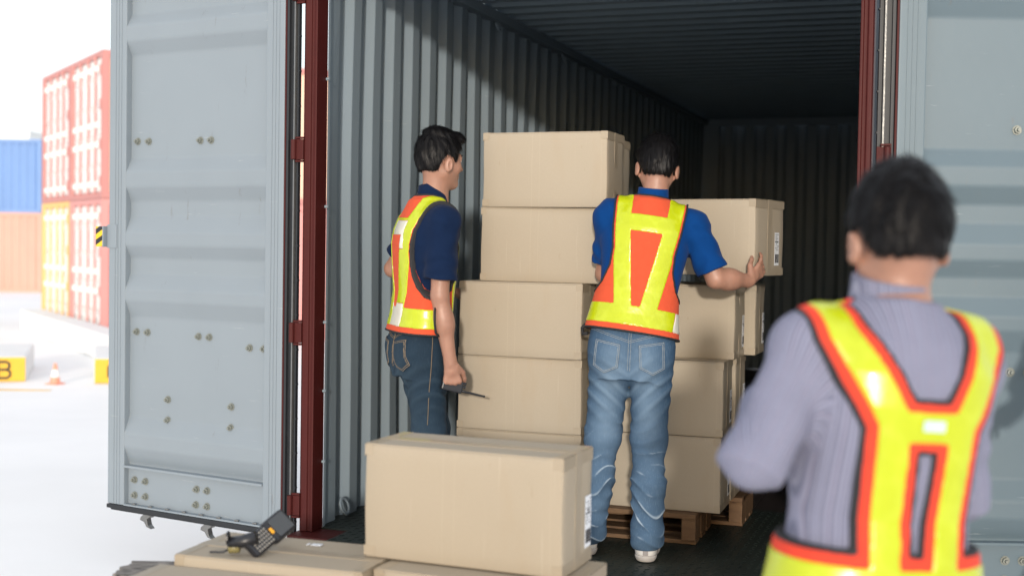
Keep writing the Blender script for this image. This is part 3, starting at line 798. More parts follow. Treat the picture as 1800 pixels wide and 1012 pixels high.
def nets(F, g):
    S = F < 0
    n = np.array(F.shape)-1; c = np.zeros(n, np.int8)
    for o in np.ndindex(2, 2, 2): c += S[o[0]:o[0]+n[0], o[1]:o[1]+n[1], o[2]:o[2]+n[2]]
    act = (c > 0) & (c < 8); ijk = np.argwhere(act); idx = np.full(n, -1, np.int64); idx[act] = np.arange(len(ijk))
    pos = np.zeros((len(ijk), 3)); cnt = np.zeros(len(ijk))
    for ax in range(3):
        for o in np.ndindex(2, 2):
            o0 = list(o); o0.insert(ax, 0); o1 = list(o0); o1[ax] = 1
            a = F[tuple((ijk+o0).T)].astype(float); b = F[tuple((ijk+o1).T)].astype(float); mk = (a < 0) != (b < 0)
            t = np.where(mk, a/np.where(mk, a-b, 1), 0)
            P = np.array(o0, float)[None, :].repeat(len(ijk), 0); P[:, ax] = t
            pos += P*mk[:, None]; cnt += mk
    V_ = g.mn+g.h*(ijk+pos/np.maximum(cnt, 1)[:, None])
    faces = []
    for ax in range(3):
        b, c2 = (ax+1) % 3, (ax+2) % 3
        sl0 = [slice(None)]*3; sl1 = [slice(None)]*3; sl0[ax] = slice(0, -1); sl1[ax] = slice(1, None)
        cr = S[tuple(sl0)] != S[tuple(sl1)]; e = np.argwhere(cr)
        ok = (e[:, b] > 0) & (e[:, c2] > 0) & (e[:, b] < F.shape[b]-1) & (e[:, c2] < F.shape[c2]-1); e = e[ok]
        def at(db, dc):
            q = e.copy(); q[:, b] += db; q[:, c2] += dc; return idx[tuple(q.T)]
        Q = np.stack([at(-1, -1), at(0, -1), at(0, 0), at(-1, 0)], 1); flip = ~S[tuple(e.T)]; Q[flip] = Q[flip][:, ::-1]; faces.append(Q)
    return V_, np.concatenate(faces)
def smooth_v(Vv, Fq, it=1, lam=.5):
    for _ in range(it):
        acc = np.zeros_like(Vv); cnt = np.zeros(len(Vv))
        for k in range(4):
            a, b = Fq[:, k], Fq[:, (k+1) % 4]
            np.add.at(acc, a, Vv[b]); np.add.at(cnt, a, 1)
            np.add.at(acc, b, Vv[a]); np.add.at(cnt, b, 1)
        Vv = Vv+(acc/np.maximum(cnt, 1)[:, None]-Vv)*lam
    return Vv
def mesh_obj(name, Vv, Fq, mk, parent, base, attrs=None):
    me = bpy.data.meshes.new(name); nv, nf = len(Vv), len(Fq)
    me.vertices.add(nv); me.vertices.foreach_set('co', (Vv-base).astype(np.float32).ravel())
    me.loops.add(nf*4); me.loops.foreach_set('vertex_index', Fq.astype(np.int32).ravel())
    me.polygons.add(nf); me.polygons.foreach_set('loop_start', np.arange(0, nf*4, 4, dtype=np.int32)); me.polygons.foreach_set('loop_total', np.full(nf, 4, np.int32))
    me.polygons.foreach_set('use_smooth', np.ones(nf, bool))
    me.materials.append(M[mk]); me.update(calc_edges=True); me.validate()
    for k, a in (attrs or {}).items():
        at = me.attributes.new(k, 'FLOAT_VECTOR', 'POINT'); at.data.foreach_set('vector', a.astype(np.float32).ravel())
    return link(name, me, parent)
def tocoord(fr, P):
    d = P-fr[0]; return np.stack([d@fr[1], d@fr[2], d@fr[3]], 1)
def seg2(u, v, a, b):
    ax, ay = a; bx, by = b; dx, dy = bx-ax, by-ay; L2 = dx*dx+dy*dy
    t = np.clip(((u-ax)*dx+(v-ay)*dy)/L2, 0, 1); return np.hypot(u-ax-t*dx, v-ay-t*dy)
def poly2(u, v, P):
    """signed distance to a polygon in the plane"""
    d = np.full_like(u, 9.); s = np.ones_like(u); n = len(P)
    for i in range(n):
        a, b = P[i], P[i-1]; d = np.minimum(d, seg2(u, v, a, b))
        cond = ((a[1] <= v) & (b[1] > v)) | ((b[1] <= v) & (a[1] > v))
        xi = a[0]+(v-a[1])*(b[0]-a[0])/((b[1]-a[1]) if abs(b[1]-a[1]) > 1e-9 else 1e-9)
        s = np.where(cond & (u < xi), -s, s)
    return d*s
def frame(up, fwd):
    U = nrm(up); Fd = np.asarray(fwd, float); Fd = nrm(Fd-U*(Fd@U)); X = np.cross(Fd, U); return X, U, Fd   # X = the figure's right
def hand(fld, W, D, N, side, curl, spread=.10, sc=1.0, thumb=(.5, .35)):
    """W wrist, D along the hand, N palm normal, side = direction of the thumb"""
    W = np.asarray(W, float); D = nrm(D); N = np.asarray(N, float); N = nrm(N-D*(N@D)); S = np.asarray(side, float); S = nrm(S-D*(S@D)-N*(S@N))
    fld.add(cap(W-D*.01, W+D*.03*sc, .026*sc, .030*sc, N, .72), .012)
    for k, q in enumerate((-1.15, -.38, .38, 1.1)):
        fld.add(cap(W+D*.022*sc+S*q*.010*sc, W+D*(.083-.004*abs(k-2))*sc+S*q*.026*sc, .015*sc, .0125*sc, N, .85), .010)
    for k, (q, ln) in enumerate(((-1.15, .060), (-.38, .074), (.38, .080), (1.1, .070))):
        p = W+D*(.085-.004*abs(k-2))*sc+S*q*.026*sc; d = nrm(D+S*spread*q); c = curl[k] if isinstance(curl[0], (tuple, list)) else curl
        ang = 0; r = .0092*sc
        for j, fr_ in enumerate((.44, .31, .25)):
            ang += c[j]; dd = d*math.cos(ang)+N*math.sin(ang); e2 = p+dd*ln*fr_*sc
            fld.add(cap(p, e2, r, r*.90), .004); p = e2; r *= .90
    b0 = W+D*.018*sc+S*.022*sc; d1 = nrm(D*.75+S*.62+N*thumb[0]); b1 = b0+d1*.042*sc; d2 = nrm(D*.9+S*.15+N*thumb[1]); b2 = b1+d2*.032*sc; d3 = nrm(D*.95-S*.05+N*(thumb[1]+.25)); b3 = b2+d3*.024*sc
    fld.add(cap(b0, b1, .016*sc, .0125*sc), .010); fld.add(cap(b1, b2, .0115*sc, .0105*sc), .004); fld.add(cap(b2, b3, .0105*sc, .0085*sc), .004)
def head(fld, C, fr3, neck0, sc=1.0, neck_r=.060):
    X, U, Fd = fr3; P = lambda r, f, u: C+(X*r+Fd*f+U*u)*sc; ax = (X, Fd, U)
    fld.add(cap(neck0, P(0, -.018, -.060), neck_r, neck_r*.94), .02)
    fld.add(ell(P(0, -.008, .020), ax, np.array((.077, .098, .103))*sc), .03)
    fld.add(ell(P(0, .030, -.045), ax, np.array((.062, .062, .076))*sc), .03)
    fld.add(cap(P(-.048, .0, -.062), P(0, .070, -.103), .022*sc, .021*sc), .025); fld.add(cap(P(.048, .0, -.062), P(0, .070, -.103), .022*sc, .021*sc), .025)
    for q in (-1, 1):
        fld.add(ell(P(q*.040, .062, -.030), ax, np.array((.026, .024, .028))*sc), .02)
        fld.sub(ell(P(q*.032, .100, .004), ax, np.array((.019, .014, .012))*sc), .012)
        fld.add(ell(P(q*.032, .082, .002), ax, np.array((.013, .012, .010))*sc), .005)
        E = P(q*.091, -.012, -.028); ea = frame(U+Fd*-.20, Fd+X*q*.35)
        fld.add(ell(E, (nrm(X*q+Fd*-.55), nrm(Fd+X*q*.55), nrm(U-Fd*.2)), np.array((.009, .020, .033))*sc), .006)
        fld.sub(ell(E+(X*q*.010+Fd*.004)*sc, (nrm(X*q+Fd*-.35), nrm(Fd+X*q*.35), nrm(U-Fd*.2)), np.array((.006, .010, .019))*sc), .004)
        fld.add(cap(P(q*.080, -.006, -.052), P(q*.078, -.002, -.060), .007*sc, .006*sc), .006)
    fld.add(cap(P(-.034, .086, .020), P(.034, .086, .020), .010*sc, .010*sc), .015)
    fld.add(cap(P(0, .090, .008), P(0, .116, -.034), .0075*sc, .0115*sc), .010)
    for q in (-1, 1): fld.add(cap(P(q*.011, .100, -.040), P(q*.012, .096, -.042), .008*sc, .007*sc), .006)
    fld.add(cap(P(-.020, .086, -.065), P(.020, .086, -.065), .0075*sc, .0075*sc), .009); fld.add(cap(P(0, .094, -.063), P(0, .095, -.067), .007*sc, .007*sc), .010)
    fld.add(cap(P(-.017, .085, -.078), P(.017, .085, -.078), .0085*sc, .0085*sc), .008)
    fld.add(ell(P(0, .078, -.104), ax, np.array((.022, .018, .016))*sc), .012)
def hair(parent, base, C, fr3, sc, line, thick=.014, lift=None, seed=1, h=.004, strands=2600, crown=(0, -.06, .10), slen=.034):
    X, U, Fd = fr3; ax = (X, Fd, U); P = lambda r, f, u: C+(X*r+Fd*f+U*u)*sc
    fl = Field(); t = thick
    fl.add(ell(P(0, -.010, .024), ax, np.array((.078+t*.75, .099+t, .104+t*1.1))*sc), .02)
    fl.add(ell(P(0, -.032, -.018), ax, np.array((.064+t*.5, .068+t*.4, .070))*sc), .03)
    for a in (lift or []): fl.add(ell(P(*a[0]), ax, np.array(a[1])*sc), .015)
    lf = np.array(line)
    def cut(F, x, y, z):
        px, py, pz = x-C[0], y-C[1], z-C[2]
        f = (px*Fd[0]+py*Fd[1]+pz*Fd[2])/sc; u = (px*U[0]+py*U[1]+pz*U[2])/sc; r = (px*X[0]+py*X[1]+pz*X[2])/sc
        nn = noise3(r*1.6, f*1.6, u*.35, 150, seed)*.0045+noise3(r, f, u, 55, seed+3)*.004
        lim = np.interp(f, lf[:, 0], lf[:, 1])+noise3(r, f, u*0, 210, seed+5)*.006
        ear = .042-np.sqrt(((f+.004)/1.0)**2+((u+.034)/1.25)**2)
        ear = np.where(np.abs(r) > .045, ear, -1)
        side = np.abs(r)-np.interp(u, [-.075, -.03, .0, .02], [.052, .074, .088, .2])
        return np.maximum.reduce([F+nn*sc, (lim-u)*.8*sc, ear*sc, (side+noise3(r, f, u, 190, seed+6)*.004)*.85*sc])
    fl.then(cut)
    g = Grid(C-.17*sc, C+.18*sc, h); Vv, Fq = nets(fl.eval(g), g)
    # loose strands
    r = np.random.default_rng(seed); a, b, c = Vv[Fq[:, 0]], Vv[Fq[:, 1]], Vv[Fq[:, 2]]; N = np.cross(b-a, c-a); ar = np.linalg.norm(N, axis=1)+1e-12; N /= ar[:, None]
    ctr = C; out = ((a-ctr)*N).sum(1); ok = np.nonzero((out > .04*sc))[0]
    pick = r.choice(ok, strands, p=ar[ok]/ar[ok].sum()); p0 = a[pick]; n0 = N[pick]
    cr = P(*crown); d = (p0-cr)*.7-U*.05+r.normal(size=p0.shape)*.018; d -= n0*(d*n0).sum(1)[:, None]; d /= np.linalg.norm(d, axis=1)[:, None]+1e-9
    ln = (slen*(.6+.8*r.random(strands))*np.clip(.45+((p0-C)@U)/(.10*sc), .38, 1))[:, None]*sc; w = np.cross(n0, d)*(.0006*(.6+.9*r.random(strands)))[:, None]*sc; lf_ = ((.0008+.0045*r.random(strands)**2)*np.clip(.25+((p0-C)@U)/(.09*sc), .12, 1))[:, None]*sc
    p1 = p0+d*ln*.5+n0*lf_*1.0; p2 = p0+d*ln+n0*(lf_*.8)-U*.002
    SV = np.stack([p0-w, p0+w, p1+w, p1-w, p2+w*.25, p2-w*.25], 1).reshape(-1, 3); o = len(Vv)+np.arange(strands)*6
    SF = np.concatenate([np.stack([o, o+1, o+2, o+3], 1), np.stack([o+3, o+2, o+4, o+5], 1)])
    return mesh_obj('hair', np.concatenate([Vv, SV]), np.concatenate([Fq, SF]), 'hair', parent, base)
def ball(name, c, r, mk, parent, base):
    bm = bmesh.new(); bmesh.ops.create_uvsphere(bm, u_segments=14, v_segments=10, radius=r); me = bpy.data.meshes.new(name); bm.to_mesh(me); bm.free()
    me.polygons.foreach_set('use_smooth', [True]*len(me.polygons)); me.materials.append(M[mk]); o = link(name, me, parent); o.location = Vector(c-base); return o
def face_bits(parent, base, C, fr3, sc):
    X, U, Fd = fr3; P = lambda r, f, u: C+(X*r+Fd*f+U*u)*sc
    for q in (-1, 1):
        e = ball('eye', P(q*.032, .085, .001), .0105*sc, 'eye', parent, base)
        i = ball('iris', P(q*.032, .0925, .001), .0046*sc, 'iris', e, P(q*.032, .085, .001))
        mb = MB(); mb.tube([Vector(P(q*.015, .098, .020)-base), Vector(P(q*.032, .097, .026)-base), Vector(P(q*.052, .082, .021)-base)], [.003*sc, .0042*sc, .002*sc], 6); build('eyebrow', mb, 'hair', parent, smooth=True)
    mb = MB(); mb.tube([Vector(P(-.021, .0905, -.0715)-base), Vector(P(0, .102, -.0705)-base), Vector(P(.021, .0905, -.0715)-base)], [.002*sc, .0035*sc, .002*sc], 6); build('lips', mb, 'lip', parent, smooth=True)
def shoe(parent, base, heel, fwd, ln=.285, h=.004, mk='shoe', tab=True):
    Fd = nrm(V(fwd[0], fwd[1], 0)); X = np.cross(Fd, V(0, 0, 1)); Uz = V(0, 0, 1); P = lambda r, f, u: heel+X*r+Fd*f+Uz*u
    fl = Field()
    fl.add(cap(P(0, .040, .042), P(0, ln-.075, .036), .041, .040, Uz, .9), .02); fl.add(cap(P(0, ln-.09, .036), P(.004, ln-.045, .032), .046, .038, Uz, .75), .03)
    fl.add(cap(P(0, .046, .05), P(0, .052, .088), .040, .037), .02); fl.add(cap(P(0, .08, .07), P(0, .17, .05), .030, .028), .02)
    def cutu(F, x, y, z): return np.maximum(np.maximum(F, heel[2]+.026-z), z-heel[2]-.098)
    fu = Field(); fu.p = fl.p; fu.then(cutu)
    g = Grid(heel+Fd*.13-V(.22, .22, .02), heel+Fd*.13+V(.22, .22, .12), h); Vv, Fq = nets(fu.eval(g), g); s = mesh_obj('shoe', Vv, Fq, mk, parent, base)
    def cuts(F, x, y, z): return np.maximum(np.maximum(F-.004, heel[2]-z), z-heel[2]-.0275)
    fs = Field(); fs.p = [(cap(P(0, .040, .030), P(0, ln-.085, .030), .042, .044, Uz, 1), .01), (cap(P(0, ln-.1, .03), P(.004, ln-.046, .03), .047, .040, Uz, 1), .03)]; fs.then(cuts)
    Vv, Fq = nets(fs.eval(g), g); mesh_obj('sole', Vv, Fq, 'sole', s, base)
    if tab:
        mb = MB(); mtx = Matrix((Vector(X), Vector(Fd), Vector(Uz))).transposed().to_4x4(); mtx.translation = Vector(P(0, -.0035, 0)-base)
        mb.box((-.011, -.001, .030), (.011, .010, .092), mtx=mtx); build('heel_tab', mb, 'shoetab', s, bevel=.003)

def capcut(a, b, ra, rb, over=0.):
    """tapered tube with a flat cut end at b"""
    f0, bb = cap(a, b, ra, rb); a = np.asarray(a, float); b = np.asarray(b, float); d = nrm(b-a)
    def f(x, y, z): return np.maximum(f0(x, y, z), (x-b[0])*d[0]+(y-b[1])*d[1]+(z-b[2])*d[2]-over)
    return f, bb
TAB = [(-.12, .150, .10, .095), (-.05, .165, .112, .10), (.0, .168, .112, .103), (.10, .156, .096, .105), (.20, .150, .092, .110), (.30, .160, .105, .117),
       (.40, .174, .114, .116), (.46, .172, .110, .100), (.51, .145, .094, .080), (.55, .090, .076, .062), (.585, .058, .058, .056)]
def grow(tab, off, flare=0, v0=.25):
    return [(v, w+off+flare*max(0, (v0-v)/v0) if v < v0 else w+off, b+off+(flare*.6*max(0, (v0-v)/v0) if v < v0 else 0), f_+off) for v, w, b, f_ in tab]
def torso_fr(O, C7, fwd):
    X, U, Fd = frame(np.asarray(C7)-O, fwd); return (np.asarray(O, float), X, U, Fd)
def shirt_field(fr, tab, shs, C7, arms, off=.010, seed=3, amp=.004, folds=1.0, hem=-.06):
    fl = Field(); fl.add(loft(fr, grow(tab, off)), .02)
    for S, E2, ra, rb in arms:
        fl.add(cap(C7-fr[2]*.062, S+fr[2]*.002, .044+off, .052+off), .04)
        fl.add(cap(S, S, .064+off, .064+off), .03)
        fl.add(capcut(S, E2, ra, rb), .025)
    dirs = [(S, nrm(E2-S), np.linalg.norm(E2-S)) for S, E2, _, _ in arms]
    def wr(F, x, y, z):
        u = (x-fr[0][0])*fr[1][0]+(y-fr[0][1])*fr[1][1]+(z-fr[0][2])*fr[1][2]; v = (x-fr[0][0])*fr[2][0]+(y-fr[0][1])*fr[2][1]+(z-fr[0][2])*fr[2][2]
        F = F+noise3(x, y, z*.6, 26, seed)*amp
        for S, d, L_ in dirs:
            px, py, pz = x-S[0], y-S[1], z-S[2]; t = px*d[0]+py*d[1]+pz*d[2]; r = np.sqrt(np.maximum(px*px+py*py+pz*pz-t*t, 0))
            w = np.clip(1-np.abs(t-L_*.55)/(L_*.75), 0, 1)*np.clip((.11-r)/.04, 0, 1)
            F = F-folds*w*.0045*np.sin(t*75+10*noise3(x, y, z, 9, seed+7))
            w2 = np.clip(1-np.abs(t+.0)/.16, 0, 1)*np.clip((.20-r)/.08, 0, 1)
            F = F-folds*w2*.0035*np.sin((u*.8+v*.6)*95+7*noise3(x, y, z, 8, seed+9))
        return np.maximum(F, hem-v)
    fl.then(wr); return fl
def collar(parent, base, C7, up, fwd, mk, r0=.070, r1=.063, h0=-.028, h1=.040, tilt=.35, bulge=.0):
    X, U, Fd = frame(up, fwd); top = nrm(U+Fd*tilt*-1); fl = Field()
    A = C7+Fd*.022+U*h0; B = C7+Fd*.028+U*(h1+.05); fl.add(cap(A, B, r0, r1-.004), .0)
    def cut(F, x, y, z):
        px, py, pz = x-C7[0]-Fd[0]*-.03, y-C7[1]-Fd[1]*-.03, z-C7[2]; t = px*top[0]+py*top[1]+pz*top[2]; low = px*U[0]+py*U[1]+pz*U[2]+.35*(px*Fd[0]+py*Fd[1]+pz*Fd[2])
        return np.maximum(np.maximum(F, t-h1), h0-low)
    fl.then(cut); g = Grid(C7-V(.15, .15, .12), C7+V(.15, .15, .16), .0035); Vv, Fq = nets(fl.eval(g), g)
    return mesh_obj('collar', Vv, Fq, mk, parent, base)
def jeans_field(pfr, ptab, hips, knees, ankles, r=(.094, .070, .066, .062), seed=5, rings=.0045, bunch=.012, top=.09, hemz=.06):
    O, X, U, Fd = pfr; fl = Field(); fl.add(loft(pfr, ptab), .02)
    for H, K, A in zip(hips, knees, ankles):
        fl.add(cap(H, K, r[0], r[1]), .03); fl.add(cap(K, A, r[1], r[3]), .04); fl.add(cap(K*.55+A*.45-Fd*.012, K*.35+A*.65-Fd*.008, r[2], r[3]), .04)
        if bunch: fl.add(cap(A+V(0, 0, .005), A+V(0, 0, .05), r[3]+bunch*.5, r[3]+bunch*.2), .03)
    for q in (-1, 1): fl.add(ell(O+X*q*.072-Fd*.042-U*.045, (X, Fd, U), (.088, .078, .10)), .04)
    kz = np.mean([k[2] for k in knees]); az = np.mean([k[2] for k in ankles])
    legs = [(np.asarray(H), np.asarray(K), np.asarray(A)) for H, K, A in zip(hips, knees, ankles)]
    def ringw(x, y, z):
        nz = noise3(x, y, z, 11, seed); n2 = noise3(x, y, z*1.6, 24, seed+4)
        ph = (z+.030*np.sin(x*23+z*7+1)+.022*np.sin(y*29+z*11)+.020*nz)*2*math.pi/.058
        ph2 = (z-.55*(x-O[0])+.018*n2+.3*(y-O[1]))*2*math.pi/.095
        w = np.clip((kz+.02-z)/.16, 0, 1)*.8+.45*np.exp(-((z-kz-.05)/.07)**2)
        m_ = np.clip(.62+.75*n2, .12, 1.2)
        return ((1-2*np.abs(np.sin(ph*.5))**.8)*m_+.45*np.sin(ph2)*(1.1-m_))*w, w
    def seatw(x, y, z):
        px, py, pz = x-O[0], y-O[1], z-O[2]; u = px*X[0]+py*X[1]+pz*X[2]; v = px*U[0]+py*U[1]+pz*U[2]
        a = np.exp(-((v+.20)/.11)**2); return np.sin((v*1.0-np.abs(u)*.75)*105+5*noise3(x, y, z, 9, seed+2))*a
    def wr(F, x, y, z):
        rw, w = ringw(x, y, z); F = F-rings*rw-.0032*seatw(x, y, z)+noise3(x, y, z*.7, 17, seed)*.0030+noise3(x*1.2, y, z*1.5, 46, seed+8)*.0012
        py = (x-O[0])*U[0]+(y-O[1])*U[1]+(z-O[2])*U[2]
        return np.maximum(np.maximum(F, py-top), hemz-z)
    fl.then(wr)
    def wear(P):
        x, y, z = P.T; rw, w = ringw(x, y, z); d = P-O; u = d@X; v = d@U; n = d@Fd
        fade = .75*np.exp(-((v+.10)/.13)**2)*np.exp(-((np.abs(u)-.06)/.075)**2)*(n < .02)+.55*np.exp(-((v+.30)/.14)**2)*np.exp(-((np.abs(u)-.085)/.06)**2)+.35*np.clip((kz+.12-z)/.1, 0, 1)+.35*np.clip(seatw(x, y, z), 0, 1)
        cre = np.clip((rw-.27)/.25, 0, 1)*.85*np.clip((kz+.06-z)/.08, 0, 1)*np.clip(.55+1.1*noise3(x, y, z, 30, 4), 0, 1)
        return np.stack([np.clip(fade, 0, 1), np.clip(cre, 0, 1), u*0], 1)
    return fl, wear
def surf_line(F, g, pts, dirn, off=.0015):
    """drop points on to the zero surface of F along dirn (nearest grid lookup)"""
    out = []
    for p in pts:
        p = np.asarray(p, float)
        for k in range(160):
            q = p+dirn*(.0015*k); i = np.round((q-g.mn)/g.h).astype(int)
            if np.any(i < 0) or np.any(i >= g.n): continue
            if F[tuple(i)] < 0: break
        out.append(Vector(q-dirn*off))
    return out
def vest_piece(name, Fv, g, fr, off, region, mk, parent, base, thick=.02):
    F = Fv-off; F = np.maximum(F, -F-thick)
    def fn(f, x, y, z):
        u = (x-fr[0][0])*fr[1][0]+(y-fr[0][1])*fr[1][1]+(z-fr[0][2])*fr[1][2]; v = (x-fr[0][0])*fr[2][0]+(y-fr[0][1])*fr[2][1]+(z-fr[0][2])*fr[2][2]
        n = (x-fr[0][0])*fr[3][0]+(y-fr[0][1])*fr[3][1]+(z-fr[0][2])*fr[3][2]
        return np.maximum(f, region(u, v, n))
    F = band(F, g, fn); F[0] = F[-1] = .1; F[:, 0] = F[:, -1] = .1; F[:, :, 0] = F[:, :, -1] = .1
    Vv, Fq = nets(F, g)
    if not len(Fq): return None
    return mesh_obj(name, Vv, Fq, mk, parent, base, {'tor': tocoord(fr, Vv)})
def vest_field(fr, tab, C7, shs, off=.020, flare=.028, seed=11, amp=.004, v0=.30):
    fl = Field(); fl.add(loft(fr, grow(tab, off, flare, v0)), .02)
    for S in shs: fl.add(cap(C7-fr[2]*.062, S+fr[2]*.002, .044+off, .052+off), .04); fl.add(cap(S, S, .064+off, .064+off), .03)
    fl.then(lambda F, x, y, z: F+noise3(x, y, z*.5, 16, seed)*amp); return fl
UE = ([.00, .14, .175, .22, .29, .36, .45, .56, .66], [.5, .5, .185, .155, .132, .130, .142, .150, .150])
def std_vest(parent, base, fr, tab, C7, shs, h=.004, flare=.028, bottom=.025, silver=None, seed=11, tops=.115):
    v = bpy.data.objects.new('safety_vest', None); COL.objects.link(v); v.parent = parent
    fl = vest_field(fr, tab, C7, shs, flare=flare, seed=seed); ctr = fr[0]+fr[2]*.30
    g = Grid(ctr-V(.33, .33, .42), ctr+V(.33, .33, .42), h); Fv = fl.eval(g)
    nk = C7+fr[3]*.03; nu, nn = (nk-fr[0])@fr[1], (nk-fr[0])@fr[3]
    def R_(u, v_, n):
        e = np.abs(u)-np.interp(v_, *UE)
        neck = .074-np.hypot(u-nu, (n-nn)*.9); neck = np.where(v_ > .5, neck, -.1)
        front = np.where(n > .02, np.clip(.02-(.010+np.maximum(0, v_-.30)*.30-np.abs(u))*-1, -1, 1)*0+(.012+np.maximum(0, v_-.32)*.22)-np.abs(u), -.1)  # open V in front
        return np.maximum.reduce([e, bottom-v_, neck, front])
    vest_piece('vest_panel', Fv, g, fr, 0, R_, 'hivis_o', v, base)
    def strip(a, hw): return lambda u, v_, n: np.maximum(np.minimum.reduce([seg2(np.abs(u), v_, p, q) for p, q in zip(a[:-1], a[1:])])-hw, np.maximum(R_(u, v_, n)+.010, 0*u-1))
    def yreg(u, v_, n):
        back = n < 0; w = .036
        bk = np.minimum(np.minimum(seg2(np.abs(u), v_, (tops, .68), (.108, .47)), seg2(np.abs(u), v_, (.108, .48), (.053, .13)))-w, np.maximum(np.abs(v_-.475)-.037, np.abs(u)-.13))
        fr_ = seg2(np.abs(u), v_, (tops, .68), (.098, .14))-w
        s = np.where(back, bk, fr_); belt = np.abs(v_-(bottom+.068))-.041
        return np.maximum(np.minimum(s, belt), R_(u, v_, n)+.011)
    def split(u, v_, n): return yreg(u, v_, n)
    if silver is None: vest_piece('reflective_tape', Fv, g, fr, .0022, yreg, 'hivis_y', v, base)
    else:
        vest_piece('reflective_tape', Fv, g, fr, .0022, lambda u, v_, n: np.maximum(yreg(u, v_, n), -silver(u, v_, n)), 'hivis_y', v, base)
        for q in (-1, 1):
            vest_piece('silver_tape', Fv, g, fr, .0022, lambda u, v_, n: np.maximum.reduce([yreg(u, v_, n), silver(u, v_, n), q*(v_-.28)]), 'hivis_w', v, base)
    # stitched fold lines on the tape: thin proud bands along its edges
    vest_piece('tape_seam', Fv, g, fr, .0032, lambda u, v_, n: np.maximum(np.abs(yreg(u, v_, n)+.0045)-.0013, R_(u, v_, n)+.012), 'hivis_seam', v, base)
    vest_piece('black_binding', Fv, g, fr, .0040, lambda u, v_, n: np.abs(R_(u, v_, n)+.002)-.0040, 'piping', v, base)
    return v, Fv, g
def fillbody(fl, fr, tab, pel, hips, knees, ankles, C7, shs):
    fl.add(loft(fr, grow(tab, -.012)), .02)
    for S in shs: fl.add(cap(C7-fr[2]*.03, S, .042, .048), .04)
    for H, K, A in zip(hips, knees, ankles):
        fl.add(cap(H, K, .078, .055), .03); fl.add(cap(K, A, .052, .036), .03)

